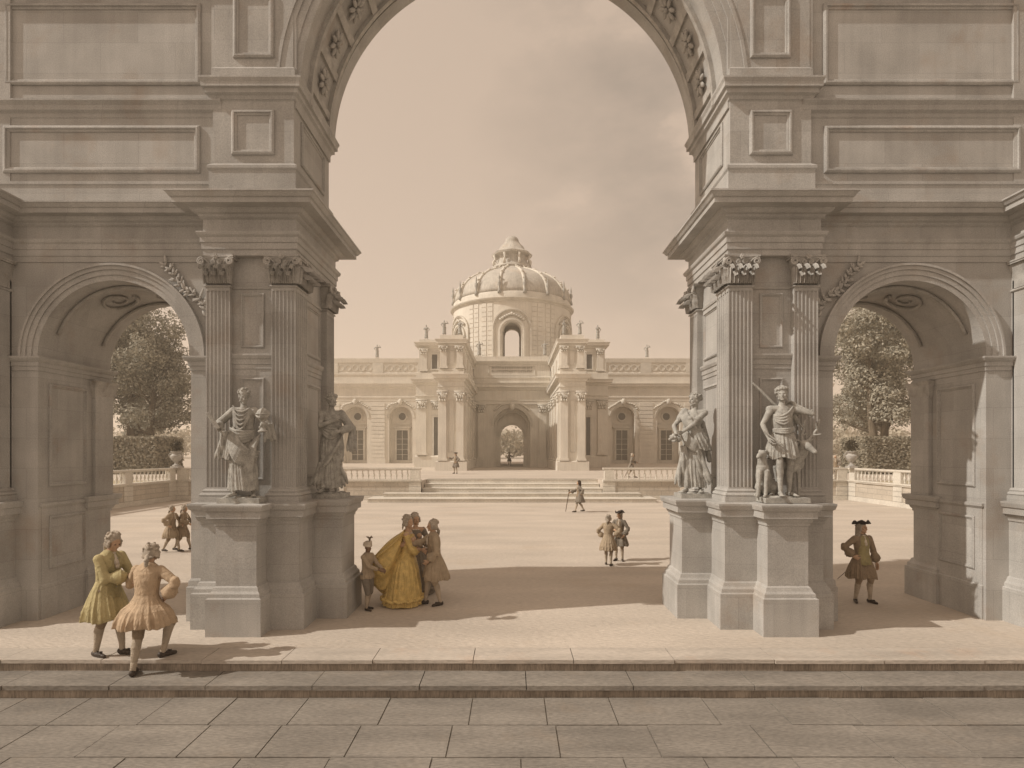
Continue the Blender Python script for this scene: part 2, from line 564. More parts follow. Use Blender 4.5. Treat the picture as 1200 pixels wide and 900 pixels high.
def archivolt(m, cx, cz, r, w, y, n=48, depth=.25, step=.028):
    for k, (a, b, p) in enumerate(((0, .30, .9), (.30, .62, 1.7), (.62, .86, 2.6), (.86, 1.0, 3.6))):
        ring(m, cx, cz, r + w * a - (.012 if k == 0 else 0), r + w * b, y - step * p, y + depth, n=n)
    return m


both(lambda: archivolt(MB(), SA, 4.86, 1.41, .29, 11.0), 'archivolt', ST['stone'])
archivolt(MB(), 0, 9.72, 3.9, .42, 11.0, n=72).build('archivolt', ST['stone'], gate)
ring(MB(), 0, 9.72, 3.86, 4.2, 12.7, 13.02, n=72).build('rear_archivolt', ST['stone'], gate)
# coffered soffit of the main arch: cross bands and rosettes
m = MB()
for a in range(6, 180, 12):
    ring(m, 0, 9.72, 3.84, 3.95, 11.42, 12.55, a - 1.1, a + 1.1, 2)
for y in (11.36, 12.5):
    ring(m, 0, 9.72, 3.82, 3.95, y, y + .1, n=72)
m.build('soffit_coffering', ST['carve'], gate)
for a in range(12, 180, 12):
    m = MB()
    c = Vector((3.86 * math.cos(R(a)), 11.98, 9.72 + 3.86 * math.sin(R(a))))
    nrm = Vector((-math.cos(R(a)), 0, -math.sin(R(a))))
    t = Vector((0, 1, 0)); b = nrm.cross(t)
    for k in range(8):
        an = k * math.pi / 4
        d = t * math.cos(an) + b * math.sin(an)
        m.ell(c + d * .16 + nrm * .02, (.11, .05, .035), Matrix((d, d.cross(nrm), nrm)).transposed(), 8, 5)
    m.ell(c + nrm * .04, (.05, .05, .05), None, 8, 5)
    m.build('soffit_rosette', ST['carve'], gate, True)

ENT = [(-.15, 6.60), (.0, 6.602), (.0, 6.70), (.02, 6.71), (.02, 6.82), (.04, 6.83), (.04, 6.92), (.075, 6.95), (.09, 6.99), (.09, 7.01), (0, 7.02), (0, 7.24),
       (.05, 7.27), (.06, 7.31), (.12, 7.33), (.16, 7.37), (.17, 7.40), (.36, 7.405), (.36, 7.49), (.39, 7.50), (.43, 7.56), (.45, 7.57), (.45, 7.60), (-.1, 7.615)]


def prof(p, dz=0., k=1.): return [(o * k, z + dz) for o, z in p]


both(lambda: MB().sweep(rect(3.84, 5.50, 10.63, 13.0), prof(ENT)), 'entablature', ST['stone'])
WENT = [(o * .75 if o > 0 else o, z) for o, z in ENT]
both(lambda: MB().sweep([(13.0, 13.0), (5.3, 13.0)], prof(WENT, -.012), False).sweep([(5.3, 10.98), (13.0, 10.98)], prof(WENT, -.006), False), 'wall_entablature', ST['stone'])
# attic over the cornice
ATT = [(-.05, 7.58), (.05, 7.59), (.05, 8.22), (.075, 8.26), (.075, 8.31), (.03, 8.35), (0, 8.37), (0, 9.50), (.03, 9.53), (.05, 9.58), (.10, 9.61), (.10, 9.69), (.15, 9.70), (.15, 9.78), (.18, 9.84), (.18, 9.87), (-.05, 9.90)]
both(lambda: MB().sweep(rect(3.98, 5.46, 10.90, 12.98), prof(ATT)), 'attic', ST['stone'])
both(lambda: MB().sweep(rect(4.0, 5.44, 10.92, 12.97), [(0, 9.88), (.04, 9.9), (.04, 10.1), (0, 10.14), (0, 11.2), (0, 14.75), (.1, 14.8), (.2, 14.95), (-.1, 15.0)]), 'upper_attic', ST['stone'])
both(lambda: MB().sweep([(5.3, 10.985), (13.0, 10.985)], [(-.1, 7.585), (.06, 7.60), (.06, 7.98), (.08, 8.0), (.08, 8.05), (.02, 8.07), (.02, 9.22), (.04, 9.25), (.04, 9.31), (.09, 9.35), (.09, 9.44), (.14, 9.50), (.14, 9.53), (.0, 9.55)], False), 'wall_attic_moulding', ST['stone'])
both(lambda: MB().sweep([(5.3, 10.985), (13.0, 10.985)], [(-.1, 11.45), (.06, 11.5), (.16, 11.62), (.16, 11.7), (-.1, 11.75)], False), 'parapet_cornice', ST['stone'])


def frame(m, O, U, V, w, h, pw=.07, ph=.045, inner=True):
    """moulded frame on a face: O corner, U/V axes on the face, normal = U x V"""
    O, U, V = Vector(O), Vector(U), Vector(V)
    n = U.cross(V)
    pf = [(0, 0), (.0, ph * .6), (pw * .3, ph), (pw * .55, ph), (pw * .6, ph * .5), (pw * .95, ph * .35), (pw, -.001)]
    rings = []
    cs = [(0, 0, 1, 1), (w, 0, -1, 1), (w, h, -1, -1), (0, h, 1, -1)]
    k = len(pf)
    vs = []
    for cx, cy, sx, sy in cs:
        for a, b in pf:
            vs.append(O + U * (cx + sx * a) + V * (cy + sy * a) + n * b)
    fs = []
    for i in range(4):
        j = (i + 1) % 4
        for q in range(k - 1):
            fs.append((i * k + q, j * k + q, j * k + q + 1, i * k + q + 1))
    return m.add(vs, fs)


XU, ZU, YU = (1, 0, 0), (0, 0, 1), (0, 1, 0)
both(lambda: frame(MB(), (4.33, 10.899, 8.52), XU, ZU, .78, .82, .1, .05), 'attic_panel', ST['panel'])
both(lambda: frame(MB(), (3.979, 12.6, 8.5), (0, -1, 0), ZU, 1.35, .82, .08, .04), 'attic_side_panel', ST['panel'])
both(lambda: frame(MB(), (5.72, 10.964, 8.22), XU, ZU, 3.6, .86, .11, .055), 'wall_attic_panel', ST['panel'])
both(lambda: frame(MB(), (4.35, 10.919, 10.3), XU, ZU, .74, 1.2, .1, .05), 'upper_panel', ST['panel'])
both(lambda: frame(MB(), (5.72, 10.999, 9.85), XU, ZU, 3.6, 1.5, .11, .055), 'upper_wall_panel', ST['panel'])
both(lambda: frame(MB(), (4.46, 10.769, 4.98), XU, ZU, .42, .98, .05, .03), 'pier_panel', ST['panel'])
both(lambda: frame(MB(), (4.46, 10.769, 2.6), XU, ZU, .42, 1.84, .05, .03), 'pier_panel', ST['panel'])
both(lambda: frame(MB(), (3.979, 12.35, 4.98), (0, -1, 0), ZU, .88, .98, .07, .035), 'pier_side_panel', ST['panel'])
both(lambda: frame(MB(), (3.979, 12.35, 2.6), (0, -1, 0), ZU, .88, 1.84, .07, .035), 'pier_side_panel', ST['panel'])
STR = [(-.1, 4.60), (.015, 4.605), (.015, 4.68), (.03, 4.69), (.03, 4.77), (.05, 4.79), (.07, 4.84), (.07, 4.87), (-.1, 4.88)]
both(lambda: MB().sweep([(4.27, 10.77), (5.06, 10.77)], STR, False), 'string_course', ST['stone'])
both(lambda: MB().sweep([(3.98, 12.45), (3.98, 11.25)], STR, False), 'string_course', ST['stone'])
both(lambda: MB().sweep([(4.27, 10.77), (5.06, 10.77)], [(-.1, 6.03), (.02, 6.04), (.03, 6.08), (-.1, 6.1)], False), 'necking_band', ST['stone'])
both(lambda: MB().sweep([(3.98, 12.45), (3.98, 11.25)], [(-.1, 6.03), (.02, 6.04), (.03, 6.08), (-.1, 6.1)], False), 'necking_band', ST['stone'])
IMP = [(-.05, 4.60), (.02, 4.605), (.02, 4.68), (.04, 4.69), (.04, 4.76), (.08, 4.79), (.11, 4.83), (.11, 4.86), (-.05, 4.865)]
both(lambda: MB().sweep(rect(5.30, 5.91, 11.0, 12.98), IMP), 'impost', ST['stone'])
both(lambda: MB().sweep(rect(8.73, 9.30, 11.0, 12.98), IMP), 'impost', ST['stone'])
both(lambda: MB().sweep(rect(5.30, 5.91, 11.0, 12.98), [(.06, .002), (.06, .62), (.04, .64), (.03, .74), (0, .78)]), 'wall_plinth', ST['stone'])

PED = [(.12, .002), (.12, .62), (.09, .64), (.085, .70), (.05, .74), (.03, .80), (0, .82), (0, 1.83), (.02, 1.84), (.02, 1.88), (.05, 1.92), (.06, 1.96), (.11, 1.97), (.11, 2.08), (.14, 2.10), (.16, 2.17), (.16, 2.20), (-.05, 2.215)]


def pedestal(r, dz):
    return lambda: MB().sweep(r, [(o, z + (dz if z > .1 else 0)) for o, z in PED])


both(pedestal(rect(3.76, 5.50, 10.55, 13.05), 0), 'pilaster_pedestal', ST['stone'])
both(pedestal(rect(4.33, 5.02, 10.12, 10.9), .012), 'statue_pedestal', ST['stone'])
both(pedestal(rect(3.20, 3.95, 11.25, 12.12), .008), 'statue_pedestal', ST['stone'])
# outer pier beyond the side arch
both(lambda: MB().box(9.2, 12.9, 10.95, 12.96, -.03, 11.69), 'outer_pier', ST['stone'])
both(lambda: MB().sweep(rect(9.18, 10.86, 10.63, 13.01), prof(ENT, .004)), 'entablature', ST['stone'])
both(pedestal(rect(9.15, 10.95, 10.55, 13.02), .004), 'pilaster_pedestal', ST['stone'])
both(pedestal(rect(8.76, 9.25, 12.3, 13.03), -.006), 'jamb_pedestal', ST['stone'])
both(lambda: MB().sweep(rect(8.73, 9.30, 11.09, 12.9), [(.03, .002), (.03, .62), (.01, .64), (.01, 2.05), (.05, 2.1), (.05, 2.15), (-.05, 2.17)]), 'jamb_plinth', ST['stone'])
both(lambda: MB().box(8.66, 9.0, 12.42, 12.97, 2.2, 4.62), 'jamb_pilaster', ST['stone'])
both(lambda: frame(MB(), (8.729, 12.25, 2.45), (0, -1, 0), ZU, 1.0, 1.95, .08, .035), 'jamb_panel', ST['panel'])
both(lambda: frame(MB(), (8.719, 12.2, .9), (0, -1, 0), ZU, .95, 1.0, .07, .03), 'jamb_panel', ST['panel'])
both(lambda: MB().sweep(rect(8.70, 9.0, 12.44, 12.975), [(0, 4.2), (.03, 4.22), (.08, 4.5), (.12, 4.58), (-.05, 4.6)]), 'jamb_capital', ST['carve'])


def fluted(x0, x1, y0, y1, z0, z1, left=False, n=6, yside=None):
    """pilaster shaft x0..x1, front at y0; flutes on the front and, if left, on the inner side too"""
    def prof_line(a, b, n):      # depth pattern 0..1 along a side
        L = b - a
        w = L / (n + .35 * (n + 1) / 1.0)
        fillet = w * .35
        out = [(a, 0)]
        t = a + fillet
        for i in range(n):
            for k in range(0, 7):
                an = math.pi * k / 6
                out.append((t + w / 2 - w / 2 * math.cos(an), w * .42 * math.sin(an)))
            t += w + fillet
        out.append((b, 0))
        return out
    fr = prof_line(x0, x1, n)
    poly = [(x, y0 + d) for x, d in fr] + [(x1, y1)]
    if left:
        sdl = prof_line(y0, yside, n)
        poly += [(x0 + .2, y1), (x0 + .2, yside)] + [(x0 + d, y) for y, d in reversed(sdl)][:-1]
    else:
        poly += [(x0, y1)]
    m = MB()
    zb, zt = z0 + .24, z1 - .09
    m.prism(poly, zb + .03, zt - .03)
    # plain strips under and over the flutes
    blk = [(x0, y0), (x1, y0), (x1, y1), (x0, y1)]
    if left:
        blk = [(x0, y0), (x1, y0), (x1, y1), (x0 + .2, y1), (x0 + .2, yside), (x0, yside)]
    m.prism(blk, zb - .02, zb + .03); m.prism(blk, zt - .03, zt + .03)
    # attic base: plinth, torus, scotia, torus; astragal on top
    P = [(x0, y0), (x1, y0), (x1, y1), (x0, y1)] if not left else [(x0, y0), (x1, y0), (x1, y0 + .14), (x0 + .14, y0 + .14), (x0 + .14, yside), (x0, yside)]
    if not left:
        m.sweep(P, [(.09, z0), (.09, z0 + .10), (.07, z0 + .105), (.085, z0 + .13), (.07, z0 + .16), (.035, z0 + .175), (.045, z0 + .20), (.03, z0 + .225), (0, z0 + .24)])
        m.sweep(P, [(0, zt + .03), (.02, zt + .035), (.03, zt + .05), (.02, zt + .065), (0, zt + .08)])
    else:
        path = [(x0, yside), (x0, y0), (x1, y0), (x1, y1)]
        m.sweep(path, [(-.1, z0), (.09, z0), (.09, z0 + .10), (.07, z0 + .105), (.085, z0 + .13), (.07, z0 + .16), (.035, z0 + .175), (.045, z0 + .20), (.03, z0 + .225), (0, z0 + .24), (-.1, z0 + .241)], False)
        m.sweep(path, [(-.1, zt + .029), (0, zt + .03), (.02, zt + .035), (.03, zt + .05), (.02, zt + .065), (0, zt + .08), (-.1, zt + .081)], False)
    return m


both(lambda: fluted(5.03, 5.46, 10.65, 10.80, 2.21, SH), 'pilaster', ST['stone'])
both(lambda: fluted(3.86, 4.29, 10.65, 10.80, 2.21, SH, True, 6, 11.26), 'corner_pilaster', ST['stone'])


def side_pil():
    m = fluted(-.25, .25, 0, .14, 2.21, SH)
    # turn so that the front faces the passage (-x)
    m.xform(lambda p: Vector((3.86 + p.y, 12.71 - p.x, p.z)))
    return m


both(side_pil, 'pilaster', ST['stone'])
both(lambda: fluted(9.2, 9.62, 10.65, 10.98, 2.21, SH), 'pilaster', ST['stone'])
both(lambda: fluted(10.4, 10.82, 10.65, 10.98, 2.21, SH), 'pilaster', ST['stone'])


# ---- Corinthian capitals
def leaf(m, O, U, N_, w, h, curl, t=.012, lobes=3, lean=.0):
    """acanthus leaf standing on O, spread along U, outward N_"""
    O, U, N_ = Vector(O), Vector(U), Vector(N_)
    nv, nu = 12, 8
    pts = []
    for i in range(nv + 1):
        s = i / nv
        if s < .72:
            zz = h * s / .72 * .95; out = .012 + lean * s + curl * .15 * s
        else:
            a = (s - .72) / .28 * math.pi * .95
            zz = h * .95 + curl * .42 * math.sin(a) - (curl * .25 * (1 - math.cos(a)))
            out = .012 + lean * .72 + curl * .11 + curl * .55 * (1 - math.cos(a))
        ww = w * (.55 + .45 * math.sin(min(1, s * 1.25) * math.pi * .62)) * (1 - .75 * max(0, s - .7) / .3)
        ww *= 1 - .22 * abs(math.sin(s * math.pi * lobes))
        row = []
        for j in range(nu + 1):
            q = (j / nu - .5) * 2
            bulge = .045 * w / .12 * (1 - q * q) + .020 * math.cos(q * math.pi * 3) * w / .12
            row.append(O + U * (q * ww / 2) + N_ * (out + bulge) + Vector((0, 0, zz)))
        pts.append(row)
    vs = [p for r in pts for p in r] + [p - N_ * t for r in pts for p in r]
    k = (nv + 1) * (nu + 1); wd = nu + 1
    fs = []
    for i in range(nv):
        for j in range(nu):
            a = i * wd + j
            fs.append((a, a + 1, a + wd + 1, a + wd)); fs.append((k + a, k + a + wd, k + a + wd + 1, k + a + 1))
    for i in range(nv):
        a = i * wd
        fs.append((a, a + wd, k + a + wd, k + a)); a += nu
        fs.append((a, k + a, k + a + wd, a + wd))
    m.add(vs, fs)


def volute(m, C, U, N_, r, side, th=.02, stem=None):
    C, U, N_ = Vector(C), Vector(U), Vector(N_)
    pts = []; rad = []
    for i in range(26):
        a = i / 25 * math.pi * 3.4
        rr = r * (1 - .75 * i / 25)
        pts.append(C + U * (side * rr * math.sin(a + math.pi)) * -1 * 1 + Vector((0, 0, rr * math.cos(a))) + N_ * (.012 * i / 25))
        rad.append(th * (1 - .45 * i / 25))
    if stem is not None:
        a, b = Vector(stem), pts[0]
        pre = [a + (b - a) * t + Vector((0, 0, .03 * math.sin(t * math.pi))) for t in (0, .3, .6, .85)]
        pts = pre + pts; rad = [th * .6, th * .7, th * .8, th * .95] + rad
    m.tube(pts, rad, 6)


def capital_face(m, O, U, N_, w, h, ends=(1, 1)):
    O, U, N_ = Vector(O), Vector(U), Vector(N_)
    for k in (-1, 0, 1):
        leaf(m, O + U * (k * w * .33), U, N_, w * .33, h * .34, h * .30)
    for k in (-1, 1):
        leaf(m, O + U * (k * w * .17) + N_ * .004, U, N_, w * .32, h * .58, h * .34, lean=.03)
    for k in (-1, 1):
        leaf(m, O + U * (k * w * .49) + N_ * .004, U, N_, w * .28, h * .58, h * .32, lean=.03)
    for k in (-1, 1):
        stem = O + U * (k * w * .2) + N_ * .05 + Vector((0, 0, h * .58))
        volute(m, O + U * (k * w * .58) + N_ * .10 + Vector((0, 0, h * .755)), U, N_, h * .125, k, h * .042, stem)
        volute(m, O + U * (k * w * .15) + N_ * .055 + Vector((0, 0, h * .76)), U, N_, h * .085, -k, h * .03, stem)
    # flower on the abacus
    c = O + N_ * .10 + Vector((0, 0, h * .92))
    for k in range(6):
        a = k * math.pi / 3
        m.ell(c + U * .03 * math.cos(a) + Vector((0, 0, .03 * math.sin(a))), (.024, .024, .024), None, 6, 4)
    m.ell(c + N_ * .02, (.018, .018, .018), None, 6, 4)


def capital(x0, x1, y0, y1, z0, z1, side=False, yside=None, front=True):
    m = MB(); h = z1 - z0; w = x1 - x0
    P = [(x0, y0), (x1, y0), (x1, yside if side else y1), (x0, yside if side else y1)]
    m.sweep(P, [(0, z0), (0, z0 + h * .3), (.01, z0 + h * .6), (.05, z0 + h * .82), (.055, z0 + h * .86), (-.02, z0 + h * .865)])
    # abacus with hollow sides
    a = .095
    pts = [(x0 - a, y0 - a), ]
    for t in (.12, .3, .5, .7, .88):
        pts.append((x0 - a + (w + 2 * a) * t, y0 - a + .055 * math.sin(t * math.pi)))
    pts += [(x1 + a, y0 - a), (x1 + a, (yside if side else y1)), (x0 - a, (yside if side else y1))]
    m.prism(pts, z0 + h * .87, z0 + h * .93)
    pts2 = [(x + (.012 if x > (x0 + x1) / 2 else -.012), y - (.012 if y < (y0 + .02) else 0)) for x, y in pts]
    m.prism(pts2, z0 + h * .935, z1 - .003)
    if front: capital_face(m, ((x0 + x1) / 2, y0, z0), XU, (0, -1, 0), w, h)
    if side:
        ys = (y0 + yside) / 2
        capital_face(m, (x0, ys, z0), (0, -1, 0), (-1, 0, 0), yside - y0, h)
    return m


both(lambda: capital(5.03, 5.46, 10.65, 10.80, SH, CAPT), 'capital', ST['carve'], True, 45)
both(lambda: capital(3.86, 4.29, 10.65, 10.80, SH, CAPT, True, 11.26), 'corner_capital', ST['carve'], True, 45)


def side_cap():
    m = capital(-.25, .25, 0, .14, SH, CAPT)
    m.xform(lambda p: Vector((3.86 + p.y, 12.71 - p.x, p.z)))
    return m


both(side_cap, 'capital', ST['carve'], True, 45)
both(lambda: capital(9.2, 9.62, 10.65, 10.98, SH, CAPT), 'capital', ST['carve'], True, 45)
both(lambda: capital(10.4, 10.82, 10.65, 10.98, SH, CAPT), 'capital', ST['carve'], True, 45)


# laurel branches carved in the spandrels
def laurel():
    m = MB(); rn = random.Random(3)
    # branch lies along the archivolt on the pier side, from low to high
    stem = []
    for i in range(12):
        a = R(157 - i * 3.3); r = 1.86 + .07 * math.sin(i * .7)
        stem.append(Vector((SA + r * math.cos(a), 10.965, 4.86 + r * math.sin(a))))
    m.tube(stem, [.02 - .001 * i for i in range(12)], 6)
    for i, p in enumerate(stem):
        d = (stem[min(i + 1, 11)] - stem[max(0, i - 1)]).normalized()
        for s in (-1, 1, -1, 1):
            ang = s * rn.uniform(.3, 1.15)
            e = Vector((d.x * math.cos(ang) - d.z * math.sin(ang), 0, d.x * math.sin(ang) + d.z * math.cos(ang)))
            ln = rn.uniform(.06, .11) if s > 0 else rn.uniform(.05, .08)
            nn = Vector((0, -1, 0)); b = e.cross(nn)
            lift = rn.uniform(0, .02)
            m.ell(p + e * ln * .95 + nn * (.012 + lift), (ln, .026, .014), Matrix((e, b, nn)).transposed(), 8, 6)
            if rn.random() < .4: m.ell(p + e * .06 + nn * .03, (.022, .022, .022), None, 6, 5)
    return m


both(laurel, 'laurel_carving', ST['carve'], True)


# scroll carved in the vault of each side arch
def vault_scroll():
    m = MB()
    def onv(a, y, dr=0): return Vector((SA + (1.38 - dr) * math.cos(R(a)), y, 4.86 + (1.38 - dr) * math.sin(R(a))))
    for base, sgn in ((90, 1), (90, -1)):
        pts = []
        for i in range(30):
            t = i / 29 * math.pi * 3.2; rr = .34 * (1 - .8 * i / 29)
            pts.append(onv(base + sgn * (24 - math.degrees(rr * math.cos(t) / 1.38)), 11.95 + rr * math.sin(t) * 1.3))
        m.tube(pts, [.045 - .001 * i for i in range(30)], 6)
    pts = [onv(a, 11.35 + .0 * a) for a in range(20, 161, 5)]; m.tube(pts, .035, 6)
    pts = [onv(a, 12.6) for a in range(20, 161, 5)]; m.tube(pts, .035, 6)
    return m


both(vault_scroll, 'vault_scroll', ST['carve'], True)
# ------------------------------------------------------------------ the sunken court, terrace and steps
TZ = 1.25; TY = 38.75; CXW = 21.8; STX = 5.9; TOPY = 41.2
sheet('terrace', [(-400, TY + .3), (-STX, TY + .3), (-STX, TOPY), (STX, TOPY), (STX, TY + .3), (400, TY + .3), (400, 800), (-400, 800)], TZ, ST['ground'], -.3)
for s in (-1, 1):
    sheet('raised_garden_ground', [(s * (CXW + .3), 16), (s * 300, 16), (s * 300, TY + .29), (s * (CXW + .3), TY + .29)][::s], TZ, ST['lawn'], -.3)

st = thing('garden_steps', 'broad flight of five shallow stone steps rising from the court to the palace terrace', 'steps', (0, 37.5, 0))
hw = [8.9, 8.15, 7.4, 6.65, 5.89]
ed = [36.8, 37.9, 39.0, 40.1, 41.19]
for k in range(5):
    z1 = .25 * (k + 1)
    m = MB(); h = hw[k] if k < 3 else 5.88
    if k < 3:
        # steps standing proud of the terrace wall wrap round at their ends, stepping in with each rise
        m.sweep(rect(-h, h, ed[k], 38.72 if k < 2 else 39.6), [(0, .001 if k == 0 else .25 * k - .05), (0, z1 - .06), (.04, z1 - .05), (.045, z1 - .01), (.03, z1)]) if k < 2 else \
            m.sweep(rect(-5.86, 5.86, ed[k], 41.5), [(0, z1 - .3), (0, z1 - .06), (.02, z1 - .05), (.025, z1 - .01), (.01, z1)])
    else:
        m.sweep(rect(-5.86, 5.86, ed[k], 41.6 + .02 * k), [(0, z1 - .3), (0, z1 - .06), (.02, z1 - .05), (.025, z1 - .01), (.01, z1)])
    m.build('step', ST['palace_trim'], st)
# landing under the inner steps
MB().box(-5.85, 5.85, 38.6, 41.4, .0, .5).build('step_core', ST['palace_trim'], st)


def stringer(s):
    m = MB()
    pts = [(6.0, 1.2), (6.0, 1.42), (6.5, 1.42), (9.25, .3), (9.45, .28), (9.45, .002), (9.2, .002), (6.3, 1.2)]
    m.prism_xz([(s * x, z) for x, z in pts][::s], 38.35, 38.7)
    return m



BAL = [(.050, 0), (.050, .05), (.035, .06), (.030, .08), (.062, .17), (.075, .24), (.062, .32), (.032, .40), (.026, .44), (.038, .47), (.026, .50), (.050, .53), (.050, .57)]


def balustrade(a, b, label, nb, posts, base=True):
    """from a to b in plan; the retaining wall below, balusters, posts and rail above"""
    a, b = Vector(a), Vector(b); d = (b - a); Ln = d.length; d.normalize(); n = Vector((d.y, -d.x))
    t = thing('terrace_balustrade', label, 'balustrade', (*((a + b) / 2), 0), 0, 'balustrades round the sunken court')

    def q(s0, s1, w0, w1):
        return [tuple(a + d * s0 + n * w1)[::1], tuple(a + d * s1 + n * w1), tuple(a + d * s1 + n * w0), tuple(a + d * s0 + n * w0)]

    def pr(s0, s1, w0, w1, z0, z1, m=None):
        m = m or MB()
        return m.prism(q(s0, s1, w0, w1), z0, z1)
    pr(0, Ln, -.3, .0, -.1, 1.17).build('retaining_wall', ST['rubble'], t)
    m = pr(0, Ln, -.3, .09, 1.175, 1.25); pr(0, Ln, -.3, .13, 1.25, 1.33, m); m.build('wall_coping', ST['palace_trim'], t)
    m = pr(0, Ln, -.3, .04, 0, .28); m.build('wall_plinth', ST['palace_trim'], t)
    m = pr(.01, Ln - .01, -.17, .03, 1.95, 2.0); pr(0, Ln, -.21, .07, 2.0, 2.10, m); m.build('rail', ST['palace_trim'], t)
    for s0 in posts:
        m = pr(s0, s0 + .62, -.28, .055, 1.33, 1.96); m.build('post', ST['palace_trim'], t)
        m = MB()
        for k in range(4): pr(s0 - .08, s0 + .70, -.2, .045, .02 + k * .29, .29 + k * .29, m)
        m.build('rusticated_pier', ST['palace_trim'], t)
    proto = None
    segs = sorted(posts)
    for i in range(len(segs) - 1):
        x0, x1 = segs[i] + .62, segs[i + 1]
        cnt = max(1, int((x1 - x0) / .36))
        for k in range(cnt):
            c = a + d * (x0 + (k + .5) * (x1 - x0) / cnt) + n * -.07
            if proto is None:
                m = MB().lathe([(r, z) for r, z in BAL], seg=8)
                me = m.mesh('baluster'); me.materials.append(ST['palace_trim'])
                me.polygons.foreach_set('use_smooth', [True] * len(me.polygons))
                proto = bpy.data.objects.new('baluster', me)
                o = proto
            else:
                o = proto.copy()
            COL.objects.link(o); o.parent = t
            o.location = (c.x - t.location.x, c.y - t.location.y, 1.36)
    return t


balustrade((-CXW, TY), (-STX, TY), 'pale balustraded terrace wall just left of the garden steps', 0, [0.1, 5.0, 10.2, 15.2])
balustrade((STX, TY), (CXW, TY), 'pale balustraded terrace wall just right of the garden steps', 0, [0.1, 5.1, 10.3, 15.2])
balustrade((-CXW, 20), (-CXW, TY - .1), 'balustraded court wall receding beyond the left side arch', 0, [0.1, 4.6, 9.2, 13.6, 18.0])
balustrade((CXW, TY - .1), (CXW, 20), 'balustraded court wall receding beyond the right side arch', 0, [0.1, 4.6, 9.2, 13.6, 18.0])


def urn(x, y, z, label, h=1.75):
    t = thing('garden_urn', label, 'urn', (x, y, z), 0, 'flower urns on the corners of the court wall')
    s = h / 1.35
    m = MB().box(-.2 * s, .2 * s, -.2 * s, .2 * s, 0, .09 * s)
    m.build('plinth', ST['carve'], t, world=False)
    m = MB().lathe([(r * s, zz * s) for r, zz in [(.17, .09), (.17, .13), (.08, .18), (.07, .26), (.10, .30), (.20, .38), (.27, .52), (.27, .60), (.19, .68), (.17, .72), (.25, .78), (.25, .81), (.02, .80)]], seg=20)
    m.build('bowl', ST['carve'], t, True, world=False, auto=40)
    for sx in (-1, 1):
        m = MB().tube([(sx * s * a, 0, s * b) for a, b in ((.24, .50), (.34, .55), (.36, .66), (.28, .72), (.2, .70))], .022 * s, 6)
        m.build('handle', ST['carve'], t, True, world=False)
    rn = random.Random(int(x * 10)); m = MB()
    for k in range(420):
        a = rn.uniform(0, 6.28); e = rn.uniform(.15, 1.5); r = rn.uniform(.1, .34) * s
        c = Vector((r * math.cos(a) * math.cos(e), r * math.sin(a) * math.cos(e), .85 * s + r * 1.5 * math.sin(e)))
        d = Vector((rn.uniform(-1, 1), rn.uniform(-1, 1), rn.uniform(-.2, 1))).normalized()
        u = d.cross(Vector((rn.random(), rn.random(), rn.random()))).normalized()
        w_ = .03 * s; l_ = .075 * s
        m.add([c - d * l_, c + u * w_, c + d * l_, c - u * w_], [(0, 1, 2, 3)])
    for k in range(9):
        a = rn.uniform(0, 6.28); r = rn.uniform(.08, .22) * s
        m.tube([(0, 0, .78 * s), (r * .5 * math.cos(a), r * .5 * math.sin(a), .95 * s), (r * math.cos(a), r * math.sin(a), (1.0 + rn.random() * .3) * s)], .012, 5)
    m.build('flowers', ST['leaf_dark'], t, world=False)
    return t


urn(-CXW + .13, TY - .2, 2.1, 'stone urn of flowers on the court wall seen through the left side arch')
urn(CXW - .13, TY - .6, 2.1, 'stone urn of flowers on the court wall seen through the right side arch')

# ------------------------------------------------------------------ trees, hedges, far wood
LEAFN = [0]


def leaf_cloud(m, c, r, n, size, rn, flat=.8):
    for k in range(n):
        d = Vector((rn.gauss(0, 1), rn.gauss(0, 1), rn.gauss(0, 1))).normalized()
        rr = r * rn.uniform(.45, 1.05) ** .6
        p = Vector(c) + Vector((d.x * rr, d.y * rr, d.z * rr * flat))
        nd = (d + Vector((rn.uniform(-.7, .7), rn.uniform(-.7, .7), rn.uniform(-.2, 1.)))).normalized()
        u = nd.cross(Vector((rn.uniform(-1, 1), rn.uniform(-1, 1), rn.uniform(-1, 1)))).normalized(); v = nd.cross(u)
        s = size * rn.uniform(.6, 1.3)
        m.add([p - u * s, p - v * s * .55, p + u * s, p + v * s * .55], [(0, 1, 2, 3)])


